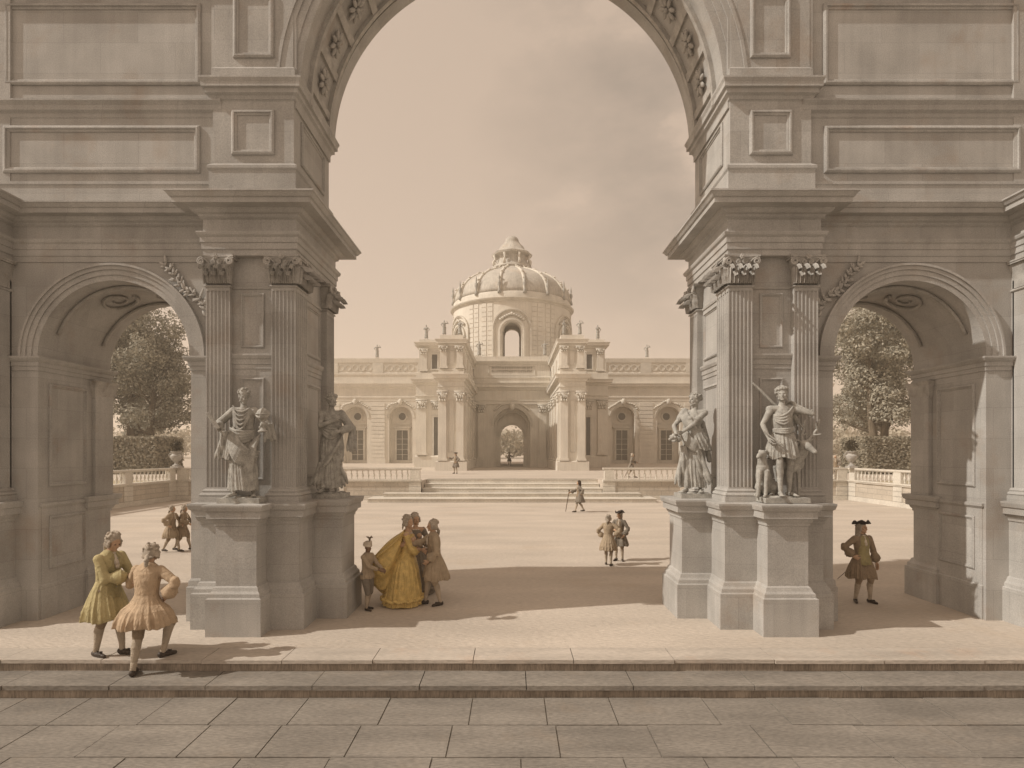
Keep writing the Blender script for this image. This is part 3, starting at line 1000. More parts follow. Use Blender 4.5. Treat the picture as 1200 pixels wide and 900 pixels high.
def tree(x, y, z, h, cw, label, seed, lean=0., first=.3, dens=1., mat='leaf', size=.2):
    rn = random.Random(seed)
    t = thing('leafy_tree', label, 'tree', (x, y, z), 0, 'tall trees standing behind the clipped hedges')
    tr = MB()
    top = Vector((lean * h * .5, 0, h * .72))
    pts = [Vector((0, 0, -.2))] + [Vector((lean * h * .5 * (q ** 1.4) + rn.uniform(-.15, .15), rn.uniform(-.15, .15), h * .72 * q)) for q in (.2, .4, .6, .8, 1.)]
    r0 = h * .016 + .06
    tr.tube(pts, [r0 * (1.25 - .85 * i / 5) for i in range(6)], 9)
    cr = MB()
    for k in range(int(20)):
        s = rn.uniform(first, .98)
        base = pts[0].lerp(pts[-1], s) if False else pts[min(5, int(s * 5))].lerp(pts[min(5, int(s * 5) + 1)], s * 5 - int(s * 5))
        a = rn.uniform(0, 6.28) if k > 3 else k * 1.57 + .4
        el = rn.uniform(.25, 1.1)
        ln = cw * rn.uniform(.45, 1.0) * (1 - .35 * s)
        tip = base + Vector((math.cos(a) * math.cos(el) * ln, math.sin(a) * math.cos(el) * ln, math.sin(el) * ln * .9 + .4))
        mid = base.lerp(tip, .5) + Vector((0, 0, -.12 * ln))
        tr.tube([base, mid, tip], [r0 * .45 * (1.2 - s), r0 * .3 * (1.2 - s), .02], 6)
        for q in range(3):
            c = base.lerp(tip, .55 + .25 * q) + Vector((rn.uniform(-.5, .5), rn.uniform(-.5, .5), rn.uniform(-.3, .5)))
            leaf_cloud(cr, c, rn.uniform(.65, 1.15) * cw * .24, int(110 * dens), size, rn)
            c2 = c + Vector((rn.uniform(-1, 1), rn.uniform(-1, 1), rn.uniform(-.5, .5))) * cw * .2
            leaf_cloud(cr, c2, rn.uniform(.4, .7) * cw * .24, int(45 * dens), size, rn)
    for k in range(9):
        a = rn.uniform(0, 6.28); c = pts[-1] + Vector((math.cos(a), math.sin(a), 0)) * cw * rn.uniform(.1, .5) + Vector((0, 0, rn.uniform(.0, .27) * h))
        leaf_cloud(cr, c, cw * .3, int(150 * dens), size, rn)
    tr.build('trunk', ST['bark'], t, True, world=False)
    cr.build('crown', ST[mat], t, world=False)
    return t


def hedge(x0, x1, y0, y1, z0, z1, label, seed):
    t = thing('clipped_hedge', label, 'hedge', ((x0 + x1) / 2, (y0 + y1) / 2, z0), 0, 'clipped hedges below the trees')
    rn = random.Random(seed)
    cx, cy = t.location.x, t.location.y
    core = MB().box(x0 - cx + .25, x1 - cx - .25, y0 - cy + .25, y1 - cy - .25, 0, z1 - z0 - .25)
    core.build('hedge_core', ST['hedge'], t, world=False)
    m = MB(); w, d, h = x1 - x0, y1 - y0, z1 - z0
    for k in range(15000):
        f = rn.random()
        if f < .5: p = Vector((rn.uniform(-w / 2, w / 2), -d / 2, rn.uniform(0, h))); nn = Vector((0, -1, .2))
        elif f < .8:
            sx = 1 if x0 < 0 else -1
            p = Vector((sx * w / 2, rn.uniform(-d / 2, d / 2), rn.uniform(0, h))); nn = Vector((sx, 0, .2))
        else: p = Vector((rn.uniform(-w / 2, w / 2), rn.uniform(-d / 2, d / 2), h)); nn = Vector((0, 0, 1))
        p += Vector((rn.uniform(-.12, .12), rn.uniform(-.12, .12), rn.uniform(-.08, .08)))
        p += nn * (.1 * noise.noise(p * .8))
        nd = (nn + Vector((rn.uniform(-1, 1), rn.uniform(-1, 1), rn.uniform(-.6, 1)))).normalized()
        u = nd.cross(Vector((rn.random(), rn.random(), rn.random()))).normalized(); v = nd.cross(u)
        s = rn.uniform(.09, .17)
        m.add([p - u * s, p - v * s * .6, p + u * s, p + v * s * .6], [(0, 1, 2, 3)])
    m.build('hedge_foliage', ST['hedge'], t, world=False)
    return t


for s, side in ((-1, 'left'), (1, 'right')):
    x0, x1 = sorted((s * 29.8, s * 44))
    hedge(x0, x1, 50, 54, TZ, 4.35, f'tall clipped hedge beyond the court wall seen through the {side} side arch', 7 + s)
    specs = [(34.6, 57, 18, 5.6, .27, 'nearest the open sky'), (38.5, 61, 19.5, 6.0, .22, 'middle one of the front row'),
             (42.4, 58, 18.5, 6, .2, 'outermost and partly hidden by the arch'), (41.5, 68, 21, 6.8, .2, 'standing furthest back')]
    for k, (x, y, h, cw, f, lab) in enumerate(specs):
        tree(s * x, y + (k % 2) * .7 * s, TZ, h + .5 * s, cw, f'tall tree behind the {side} hedge, {lab}', 20 + k + 10 * s, -s * .08 if k == 0 else .02 * s, f, 1.9, 'leaf' if s < 0 else 'leaf_pale', .15)

m = MB(); rn = random.Random(77)
for k in range(330):
    x = rn.uniform(-130, 130); y = rn.uniform(165, 215)
    h = 5.5 + 4.5 * (.5 + .5 * noise.noise(Vector((x * .035, 3, 0)))) + rn.uniform(-1, 1)
    for q in range(5):
        leaf_cloud(m, (x + rn.uniform(-3, 3), y + rn.uniform(-3, 3), TZ + h * rn.uniform(.25, .95)), rn.uniform(1.4, 2.6), 34, .62, rn, .8)
tag(m.build('distant_wood', ST['leaf_far']), 'pale line of far woodland seen through the arches and behind the palace', 'woodland', kind='stuff')
# ------------------------------------------------------------------ the domed palace
PY = 76.0
pal = thing('domed_palace', 'pale palace with a central dome, two projecting porticoes and long arcaded wings', 'palace', (0, PY, TZ))
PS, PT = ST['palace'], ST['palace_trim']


def bothp(fn, name, mat, smooth=False, auto=None, parent=None):
    out = []
    for s in (1, -1):
        m = fn()
        if s < 0: m.mirror()
        out.append(m.build(name, mat, parent or pal, smooth, auto=auto))
    return out


# wings, front plane at 100 m
WY = 100.0
def wx(u): return (u - 600) / 7.0
def wz(v): return 3.1 + (530 - v) / 7.0
ARC = [730.5, 783.5, 836.5, 889.5, 942.5]
xs = [wx(704)] + [wx((ARC[i] + ARC[i + 1]) / 2) for i in range(4)] + [wx(972)]
for i, u in enumerate(ARC):
    bothp(lambda: arch_wall(MB(), xs[i], xs[i + 1], TZ, wz(470), WY, WY + 1.6, wx(u), 1.95, wz(490)), 'wing_wall', PS)
    bothp(lambda: MB().box(wx(u) - 2.3, wx(u) + 2.3, WY + 1.62, WY + 1.9, TZ, wz(470)), 'niche_back', PS)

    def nd():
        m = MB(); c = wx(u)
        m.box(c - 1.25, c - .95, WY + 1.38, WY + 1.7, TZ + .55, wz(504)); m.box(c + .95, c + 1.25, WY + 1.38, WY + 1.7, TZ + .55, wz(504))
        m.box(c - 1.3, c + 1.3, WY + 1.36, WY + 1.7, wz(504), wz(501.5)); m.box(c - 1.55, c + 1.55, WY + 1.2, WY + 1.7, wz(501.4), wz(499.5))
        m.box(c - 1.94, c + 1.94, WY + 1.5, WY + 1.7, wz(497), wz(495))
        m.box(c - 1.9, c + 1.9, WY + 1.3, WY + 1.7, TZ + .01, TZ + .5)
        return m
    fr = bothp(nd, 'window', PT)
    for s, f in zip((1, -1), fr):
        MB().box(s * wx(u) - .95, s * wx(u) + .95, WY + 1.5, WY + 1.63, TZ + .55, wz(504)).build('pane', ST['glass'], f)
        m = MB(); c = s * wx(u)
        m.box(c - .04, c + .04, WY + 1.46, WY + 1.52, TZ + .56, wz(504) - .01)
        for q in range(1, 5): m.box(c - .94, c + .94, WY + 1.465, WY + 1.515, TZ + .55 + q * .88, TZ + .61 + q * .88)
        m.build('glazing_bars', PT, f)
    bothp(lambda: ring(MB(), wx(u), wz(487.5), .62, .85, WY + 1.42, WY + 1.68, 0, 360, 20), 'oculus_frame', PT)
    bothp(lambda: ring(MB(), wx(u), wz(487.5), .02, .62, WY + 1.57, WY + 1.68, 0, 360, 20), 'oculus_pane', ST['glass'])
    bothp(lambda: archivolt(MB(), wx(u), wz(490), 1.95, .42, WY, 24, .2, .05), 'niche_archivolt', PT)

    def festoon():
        m = MB(); rn = random.Random(i)
        for k in range(15):
            a = R(35 + k * 110 / 14); r = 2.75 + .12 * math.sin(k)
            m.ell((wx(u) + r * math.cos(a), WY - .08, wz(490) + r * math.sin(a)), (.26, .15, .2), None, 6, 4)
        m.ell((wx(u), WY - .2, wz(490) + 2.75), (.4, .3, .55), None, 8, 6)
        return m
    bothp(festoon, 'niche_garland', ST['palace_trim'], True)
# rusticated strips between the niches
for i in range(1, 5):
    def rust():
        m = MB(); c = xs[i]; z = TZ + .01; k = 0
        m.box(c - 1.25, c + 1.25, WY - .16, WY + .1, TZ, TZ + .9)
        z = TZ + .95
        while z < wz(472):
            m.box(c - 1.15, c + 1.15, WY - .14, WY + .1, z, z + .58); z += .66
        return m
    bothp(rust, 'rusticated_pilaster', PS)
WE = [(-.2, wz(470)), (.05, wz(469.9)), (.05, wz(467)), (.15, wz(466)), (.15, wz(464.8)), (.02, wz(464.4)), (.02, wz(456)), (.12, wz(455)), (.2, wz(454.4)), (.5, wz(453)), (.5, wz(451.6)), (.62, wz(450)), (.62, wz(449.2)), (0, wz(449)), (0, wz(440)), (.12, wz(439)), (.12, wz(437)), (0, wz(436.5)), (0, wz(425.5)), (.14, wz(425)), (.2, wz(421)), (.2, wz(420)), (-.5, wz(419.8))]
bothp(lambda: MB().sweep([(wx(700), WY), (wx(972), WY), (wx(972), WY + 12), (wx(700), WY + 12)], WE, True), 'wing_entablature', PS)


def wing_balusters():
    m = MB(); u = 710.
    while u < 972:
        if abs((u - 756 + 53 * 4) % 53 - 0) > 7:
            a = wx(u); z = wz(431)
            ring(m, a, z, .42, .58, WY - .1, WY + .05, 0, 360, 10)
        u += 8.2
    return m


bothp(wing_balusters, 'parapet_scrollwork', PT)
for i in range(0, 5):
    bothp(lambda: MB().box(xs[i] - .9, xs[i] + .9, WY - .13, WY + .1, wz(437), wz(424)), 'parapet_pier', PT)

# tower bays beside the porticoes, front at 75 m (scale 9.33)
AY = 75.0
def ax(u): return (u - 600) / 9.333
def az(v): return 3.1 + (530 - v) / 9.333


def order_block(x0, x1, y0, y1, zbase, profile):
    return MB().sweep(rect(x0, x1, y0, y1), [(o, z) for o, z in profile])


def bay_prof(z0, cap_lo, cap_hi, ent_hi, top, k=1.):
    return [(0, z0), (0, cap_hi), (.05 * k, cap_hi + .01), (.05 * k, cap_hi + .35), (.16 * k, cap_hi + .45), (0, cap_hi + .5), (0, ent_hi - .75), (.12 * k, ent_hi - .7), (.2 * k, ent_hi - .5), (.5 * k, ent_hi - .42), (.5 * k, ent_hi - .2), (.62 * k, ent_hi - .05), (.62 * k, ent_hi), (0, ent_hi + .03), (0, top)]


TW = (10.0, 12.05)
# lower storey: wall with a tall slot window
def slot_window(x, z0, z1, w, y):
    m = MB()
    m.box(x - w, x - w + .16, y - .12, y + .1, z0, z1); m.box(x + w - .16, x + w, y - .12, y + .1, z0, z1)
    m.box(x - w, x + w, y - .14, y + .1, z1 + .002, z1 + .22); m.box(x - w - .08, x + w + .08, y - .2, y + .1, z1 + .225, z1 + .32); m.box(x - w - .05, x + w + .05, y - .18, y + .1, z0 - .16, z0 - .002)
    return m


E1 = az(444.5)
bothp(lambda: order_block(9.1, 12.05, AY, 100.2, TZ, [(0, TZ), (.2, TZ + .001), (.2, TZ + 1.3), (.1, TZ + 1.4), (.0, TZ + 1.5)] + bay_prof(TZ + 1.51, 0, az(468), E1, az(437))), 'tower_bay', PS)
E2 = az(401)
bothp(lambda: order_block(9.1, 11.7, AY + .35, 84, 0, [(0, az(438)), (.15, az(437.9)), (.15, az(435.5)), (0, az(435))] + bay_prof(az(434.9), 0, az(408), E2, E2 + .4)), 'tower_upper_bay', PS)
for (x, z0, z1, w, y) in ((9.55, az(535), az(489), .42, AY), (9.75, az(432), az(415), .5, AY + .35)):
    f = bothp(lambda: slot_window(x, z0, z1, w, y), 'window', PT)
    for s, o in zip((1, -1), f):
        MB().box(s * x - w + .16, s * x + w - .16, y - .02, y + .05, z0, z1).build('pane', ST['glass'], o)


def pilaster_p(x0, x1, y, z0, z1, cap=1.1, d=.25):
    m = MB()
    m.box(x0, x1, y - d, y + .1, z0 + .3, z1 - cap)
    m.box(x0 - .12, x1 + .12, y - d - .12, y + .1, z0, z0 + .18); m.box(x0 - .06, x1 + .06, y - d - .06, y + .1, z0 + .18, z0 + .3)
    return m


def cap_p(x0, x1, y, z0, z1, d=.25):
    m = MB(); w = x1 - x0; h = z1 - z0
    m.loft([[(x0 - e, y + .05, z), (x1 + e, y + .05, z), (x1 + e, y - d - e, z), (x0 - e, y - d - e, z)][::-1] for e, z in ((.0, z0), (.04, z0 + h * .5), (.16, z0 + h * .85))])
    m.box(x0 - .2, x1 + .2, y - d - .2, y + .1, z0 + h * .87, z1 - .004)
    for row, (zz, n, r) in enumerate(((.16, 3, .11), (.46, 4, .10))):
        for k in range(n):
            x = x0 + w * (k + .5) / n
            m.ell((x, y - d - .06 - .04 * row, z0 + h * zz), (w / n * .48, r, h * .17), None, 6, 5)
    for sx in (-1, 1):
        m.ell(((x0 + x1) / 2 + sx * (w / 2 + .06), y - d - .12, z0 + h * .72), (.13, .13, .14), None, 7, 5)
    m.ell(((x0 + x1) / 2, y - d - .12, z0 + h * .8), (.1, .1, .12), None, 6, 5)
    return m


for (x0, x1, y, z0, z1, c) in ((10.75, 11.85, AY, TZ + 1.5, az(468), 1.25), (10.7, 11.5, AY + .35, az(435), az(408), .8)):
    bothp(lambda: pilaster_p(x0, x1, y, z0, z1, c), 'pilaster', PS)
    bothp(lambda: cap_p(x0, x1, y, z1 - c, z1), 'pilaster_capital', PT, True)
bothp(lambda: cap_p(9.15, 10.0, AY, az(480), az(469), .06), 'frieze_ornament', PT, True)

# the projecting porticoes, front at 60 m (scale 11.667)
BY = 60.0
def bx(u): return (u - 600) / 11.667
def bz(v): return 3.1 + (530 - v) / 11.667
EB = bz(438)
bothp(lambda: order_block(4.85, 7.45, BY + .3, 76.3, 0, [(.3, TZ + .001), (.3, bz(541)), (.2, bz(540.5)), (0, bz(540))] + bay_prof(bz(539.9), 0, bz(458), EB, EB + .3, .9)), 'portico', PS)
EB2 = bz(396.5)
bothp(lambda: order_block(4.95, 7.3, BY + .55, 76.2, 0, [(.12, EB + .02), (.12, bz(431.5)), (0, bz(431))] + bay_prof(bz(430.9), 0, bz(404.5), EB2, EB2 + .45, .75)), 'portico_upper_storey', PS)
for (x0, x1, y, z0, z1, c) in ((4.88, 5.62, BY + .3, bz(540), bz(458), 1.1), (6.62, 7.36, BY + .3, bz(540), bz(458), 1.1), (4.97, 5.6, BY + .55, bz(431), bz(404.5), .62), (6.6, 7.23, BY + .55, bz(431), bz(404.5), .62)):
    bothp(lambda: pilaster_p(x0, x1, y, z0, z1, c, .22), 'pilaster', PS)
    bothp(lambda: cap_p(x0, x1, y, z1 - c, z1, .22), 'pilaster_capital', PT, True)
bothp(lambda: frame(MB(), (5.85, BY + .3, bz(530)), XU, ZU, .55, 5.3, .08, .08), 'portico_panel', PT)
bothp(lambda: frame(MB(), (5.8, BY + .55, bz(427)), XU, ZU, .6, 1.5, .08, .08), 'portico_panel', PT)


def side_order():
    """pilasters along the inner flank of the portico"""
    m = MB()
    for y in (61.0, 65.2, 69.0, 72.6):
        q = pilaster_p(-.45, .45, 0, bz(540), bz(458), 1.1, .16)
        q.xform(lambda p: Vector((4.85 + p.y, y - p.x, p.z)))
        m.merge(q)
    return m


for y in (61.2, 66.2, 70.4, 74.4):
    def one():
        q = pilaster_p(-.45, .45, 0, bz(540), bz(458), 1.1, .16)
        return q.xform(lambda p: Vector((4.85 + p.y, y - p.x, p.z)))

    def onec():
        q = cap_p(-.45, .45, 0, bz(458) - 1.1, bz(458), .16)
        return q.xform(lambda p: Vector((4.85 + p.y, y - p.x, p.z)))

    def up():
        q = pilaster_p(-.4, .4, 0, bz(431), bz(404.5), .6, .12)
        return q.xform(lambda p: Vector((4.95 + p.y, y + .1 - p.x, p.z)))
    bothp(one, 'pilaster', PS); bothp(onec, 'pilaster_capital', PT, True); bothp(up, 'pilaster', PS)

# central wall at 76 m (scale 9.21)
def cx_(u): return (u - 600) / 9.21
def cz(v): return 3.1 + (530 - v) / 9.21
arch_wall(MB(), -4.9, 4.9, TZ, cz(474), PY, PY + .9, 0, 2.3, cz(499)).build('central_wall', PS, pal)
arch_wall(MB(), -4.9, 4.9, TZ, cz(474), PY + .9, PY + 1.8, 0, 2.05, cz(502)).build('central_wall_reveal', PS, pal)
arch_wall(MB(), -4.9, 4.9, TZ, cz(474) - .01, PY + 1.8, PY + 2.6, 0, 1.5, cz(511)).build('central_wall_inner', PS, pal)
arch_wall(MB(), -8.8, 8.8, TZ, 12, 96, 97, 0, 2.6, 6.4).build('rear_wall', PS, pal)
archivolt(MB(), 0, cz(499), 2.3, .36, PY, 32, .2, .05).build('doorway_archivolt', PT, pal)
archivolt(MB(), 0, cz(502), 2.05, .22, PY + .92, 32, .2, .04).build('doorway_archivolt', PT, pal)
archivolt(MB(), 0, cz(511), 1.5, .28, PY + 1.8, 32, .2, .04).build('doorway_archivolt', PT, pal)
m = MB(); m.ell((0, PY - .25, cz(476.5)), (.35, .3, .55), None, 8, 6)
m.build('keystone', PT, pal, True)
for s in (-1, 1):
    m = MB()
    for k in range(9):
        a = R(42 + k * 4.6); r = 2.95
        m.ell((s * r * math.cos(a), PY - .06, cz(499) + r * math.sin(a)), (.2, .12, .16), None, 6, 4)
    m.build('spandrel_carving', PT, pal, True)
bothp(lambda: pilaster_p(3.45, 4.35, PY, TZ + .9, cz(474), 1.05, .3), 'pilaster', PS)
bothp(lambda: cap_p(3.45, 4.35, PY, cz(474) - 1.05, cz(474), .3), 'pilaster_capital', PT, True)
bothp(lambda: MB().box(3.2, 4.83, PY - .5, PY - .002, TZ, TZ + .9), 'pilaster_base', PS)
CE = [(-.2, cz(474)), (.05, cz(473.9)), (.05, cz(470.5)), (.12, cz(469.5)), (0, cz(469)), (0, cz(458)), (.15, cz(457)), (.25, cz(455.5)), (.5, cz(454)), (.5, cz(451.5)), (.62, cz(449.5)), (.62, cz(448.8)), (0, cz(448.5)), (0, cz(444)), (.1, cz(443)), (.1, cz(441.5)), (0, cz(441)), (0, cz(428)), (.1, cz(427)), (.3, cz(424.8)), (.34, cz(423.5)), (.1, cz(423.3)), (.1, cz(418)), (-.4, cz(417.9))]
MB().sweep(rect(-4.83, 4.83, PY - .1, 96), CE).build('central_attic', PS, pal)
m = frame(MB(), (-2.95, PY - .1, cz(440.5)), XU, ZU, 5.9, 1.25, .1, .07)
m.build('inscription_panel', PT, pal)
# rows of small incised letters, too worn to read
m = MB(); rn = random.Random(9)
for row in range(2):
    x = -2.55
    while x < 2.5:
        wd = rn.uniform(.10, .2); z = cz(434.2) - row * .42 + .18
        m.box(x, x + .05, PY - .14, PY - .09, z, z + .26)
        if rn.random() < .7: m.box(x + .051, x + wd, PY - .138, PY - .09, z + rn.choice((0, .105, .21)), z + rn.choice((.04, .05)) + rn.choice((0, .105, .21)) + .001) if False else m.box(x + .052, x + wd, PY - .138, PY - .09, z + .2, z + .25)
        x += wd + rn.uniform(.05, .12)
m.build('worn_inscription', ST['bark'], pal)

# drum and dome
DY = 86.6; DR = 8.45
DZ0, DZ1 = cz(418) - .4, 23.3


def drum_pt(a, r, z): return (r * math.sin(a), DY - r * math.cos(a), z)


def drum():
    """cylinder wall with six round-headed windows"""
    m = MB(); n = 6; half = .155; zs, zr = 18.9, DR * half
    z0 = 15.0; sill = 15.55
    for k in range(n):
        ac = k * math.pi / 3
        rear = (k == 3)
        top = 18.9 if not rear else 21.2
        cols = []
        ns = 14
        for i in range(ns + 1):
            t = -1 + 2 * i / ns
            cols.append((ac + half * t, top + zr * math.sqrt(max(0, 1 - t * t))))
        for r, fl in ((DR, False), (DR - 1.1, True)):
            for i in range(ns):
                (a0, h0), (a1, h1) = cols[i], cols[i + 1]
                q = [drum_pt(a0, r, h0), drum_pt(a1, r, h1), drum_pt(a1, r, DZ1), drum_pt(a0, r, DZ1)]
                m.add(q, [(3, 2, 1, 0) if fl else (0, 1, 2, 3)])
                q = [drum_pt(a0, r, z0), drum_pt(a1, r, z0), drum_pt(a1, r, sill), drum_pt(a0, r, sill)]
                m.add(q, [(3, 2, 1, 0) if fl else (0, 1, 2, 3)])
            b0, b1 = ac + half, ac + math.pi / 3 - half
            for i in range(12):
                a0 = b0 + (b1 - b0) * i / 12; a1 = b0 + (b1 - b0) * (i + 1) / 12
                q = [drum_pt(a0, r, z0), drum_pt(a1, r, z0), drum_pt(a1, r, DZ1), drum_pt(a0, r, DZ1)]
                m.add(q, [(3, 2, 1, 0) if fl else (0, 1, 2, 3)])
        lp = [(ac - half, sill)] + cols + [(ac + half, sill)]
        for i in range(len(lp)):
            (a0, h0), (a1, h1) = lp[i], lp[(i + 1) % len(lp)]
            m.add([drum_pt(a0, DR, h0), drum_pt(a1, DR, h1), drum_pt(a1, DR - 1.1, h1), drum_pt(a0, DR - 1.1, h0)], [(0, 1, 2, 3), ])
    return m


drum().build('drum', PS, pal)
MB().lathe([(DR + .3, 14.2), (DR + .3, 15.2), (DR + .05, 15.3), (DR - .5, 15.31)], (0, DY), 72).build('drum_base', PS, pal)


def arch_on_drum(ac, half, w, zs, z0, out, inn=.1):
    """surround of a window bent round the drum"""
    m = MB(); zr = DR * half
    pr = [(0, 0), (0, out * .6), (w * .4, out * .6), (w * .45, out), (w, out), (w, 0)]
    line = [(1, 0, z0, 0)]
    st_ = []
    for i in range(25):
        t = math.pi * i / 24
        st_.append((math.cos(t), math.sin(t)))
    rings = []
    for (c, s_), zz in [((1, 0), z0)] + [(q, None) for q in st_] + [((-1, 0), z0)]:
        ringp = []
        for a, o in pr:
            rr = half + a / DR
            z = zz if zz is not None else zs + (zr + a) * s_
            ringp.append(drum_pt(ac + rr * c, DR - inn * 0 + o, z))
        rings.append(ringp)
    return m.loft(rings)


for k in (0, 1, 5, 2, 4):
    o = arch_on_drum(k * math.pi / 3, .155, .45, 18.9, 15.5, .25).build('drum_window_surround', PT, pal)
    o = arch_on_drum(k * math.pi / 3, .27, .3, 19.35, 15.4, .3).build('drum_bay_moulding', PT, pal)
    m = MB()
    for q in range(11):
        t = -.24 + .048 * q; zz = 18.9 + 1.31 + .65 + .35 * math.cos(t * 6)
        p = drum_pt(k * math.pi / 3 + t * .72, DR + .15, zz - abs(t) * 1.6)
        m.ell(p, (.24, .24, .2 + .1 * (q == 5)), None, 6, 4)
    m.build('drum_garland', PT, pal, True)
    for q in (-1, 1):
        for off in (.40, .52):
            a = k * math.pi / 3 + q * off * .87
            m = MB(); z = 15.35
            while z < 22.7:
                pts = [drum_pt(a - .042, DR - .02, z), drum_pt(a + .042, DR - .02, z), drum_pt(a + .042, DR + .07, z), drum_pt(a - .042, DR + .07, z)]
                m.loft([[(p[0], p[1], z) for p in pts], [(p[0], p[1], z + .55) for p in pts]])
                z += .63
            m.build('rusticated_strip', PS, pal)
MB().lathe([(DR - .6, 22.9), (DR + .08, 22.91), (DR + .1, 23.05), (DR + .4, 23.2), (DR + .48, 23.35), (DR + .3, 23.42), (DR + .1, 23.45), (DR + .05, 24.1), (DR - .1, 24.3), (DR - .3, 24.32)], (0, DY), 72).build('drum_cornice', PT, pal, True, auto=35)
dp = [(r, 24.3 + z) for r, z in ((8.35, 0), (8.33, .5), (8.15, 1.2), (7.85, 1.8), (7.4, 2.4), (6.85, 2.9), (6.2, 3.35), (5.4, 3.8), (4.6, 4.15), (3.9, 4.42), (3.3, 4.65), (2.9, 4.9), (2.65, 5.2), (2.6, 5.5))]
MB().lathe(dp, (0, DY), 72).build('dome', ST['lead'], pal, True)
for k in range(16):
    a = (k + .5) * math.pi / 8
    pts = [(r * math.sin(a) * 1.008, DY - r * math.cos(a) * 1.008, z) for r, z in dp]
    MB().tube(pts, [.2] * 8 + [.14] * (len(pts) - 8), 6).build('dome_rib', PT, pal, True)
    m = MB(); rr = DR + .1
    m.lathe([(.24, 24.0), (.2, 24.4), (.11, 24.6), (.10, 24.8), (.24, 25.2), (.20, 25.5), (.08, 25.7), (.13, 25.9), (.03, 26.5), (.01, 26.6)], (rr * math.sin(a) * 1.0, DY - rr * math.cos(a) * 1.0), 8)
    m.build('dome_finial', ST['statue'], pal, True)
    m = MB()
    for q in range(3, len(dp) - 1, 2):
        r, z = dp[q]
        m.ell((r * math.sin(a) * 1.03, DY - r * math.cos(a) * 1.03, z + .1), (.2, .2, .15), None, 7, 5)
    m.build('rib_ornament', PT, pal, True)
MB().lathe([(2.75, 29.3), (2.95, 29.5), (2.85, 29.8), (2.4, 29.95), (2.1, 30.8), (2.2, 31.2), (2.75, 31.4), (2.85, 31.65), (2.55, 31.85), (2.0, 32.2), (1.6, 32.9), (1.2, 33.25), (1.15, 33.4), (1.02, 33.45), (1.0, 33.7), (.85, 34.05), (.55, 34.3), (.2, 34.38), (.01, 34.38)], (0, DY), 40,
           wave=lambda a, z: 1 + (.035 * math.cos(a * 8) if 29.9 < z < 33 else 0)).build('lantern', ST['lead'], pal, True, auto=45)
for k in range(8):
    a = k * math.pi / 4 + .39
    m = MB()
    p = Vector((2.45 * math.sin(a), DY - 2.45 * math.cos(a), 29.8)); d = Vector((math.sin(a), -math.cos(a), 0))
    m.tube([p + d * .3, p + d * .45 + Vector((0, 0, .5)), p + d * .1 + Vector((0, 0, .9)), p + d * .35 + Vector((0, 0, 1.5))], [.22, .2, .15, .2], 7)
    m.build('lantern_bracket', PT, pal, True)
# ------------------------------------------------------------------ haze: the pale air between the gateway and the far palace
m = MB().box(-430, 430, -34, 905, -1.5, 60)
hz = m.build('haze', ST['glass'])
hm, hnt, hb = nodes('haze_air')
hnt.nodes.remove(hb)
pv = hnt.nodes.new('ShaderNodeVolumePrincipled')
pv.inputs['Color'].default_value = (.93, .84, .72, 1)
pv.inputs['Density'].default_value = HAZE_D = .0015
pv.inputs['Anisotropy'].default_value = .2
hnt.links.new(pv.outputs[0], hnt.nodes['Material Output'].inputs['Volume'])
hz.data.materials.clear(); hz.data.materials.append(hm)
tag(hz, kind='stuff')
SC.cycles.volume_bounces = 1
SC.cycles.volume_max_steps = 16
SC.cycles.volume_step_rate = 5

# ------------------------------------------------------------------ figures
def fold(th, seed, n=9):
    r = random.Random(seed)
    v = 0
    for k, a in ((n, .5), (n * 2 + 1, .3), (n + 4, .35), (3, .25)):
        p = r.uniform(0, 6.28)
        c = math.cos(k * th + p)
        v += a * (1 - 2 * abs(c) ** .8 if k > 3 else c)
    return v


def cloth_loft(m, rings, seed=1, n=8, seg=96, twist=.6, open_front=None, depth=.0):
    """rings = [(cx, cy, z, rx, ry, amp)]; folds run down the cloth"""
    out = []
    for cx, cy, z, rx, ry, amp in rings:
        ring_ = []
        for i in range(seg):
            th = 2 * math.pi * i / seg
            k = 1 + amp * fold(th + twist * z, seed, n)
            if open_front and z < open_front[2]:
                d = abs((th - 1.5 * math.pi + math.pi) % (2 * math.pi) - math.pi)
                w_ = open_front[0]
                if d < w_: k *= 1 - open_front[1] * (1 - (d / w_) ** 3)
            ring_.append((cx + rx * k * math.cos(th), cy + ry * k * math.sin(th), z + .012 * amp / .1 * math.sin(th * 5 + seed)))
        out.append(ring_)
    return m.loft(out[::-1] if rings[0][2] > rings[-1][2] else out)


def ik(a, b, l1, l2, hint):
    a, b, hint = Vector(a), Vector(b), Vector(hint)
    d = b - a; L_ = d.length
    mx = (l1 + l2) * .995
    if L_ > mx: d = d * (mx / L_); b = a + d; L_ = mx
    d.normalize()
    x = (l1 * l1 - l2 * l2 + L_ * L_) / (2 * L_)
    h = math.sqrt(max(0, l1 * l1 - x * x))
    p = hint - d * hint.dot(d)
    p = p.normalized() if p.length > 1e-4 else Vector((0, 1, 0))
    return a + d * x + p * h, b


class Body:
    pass


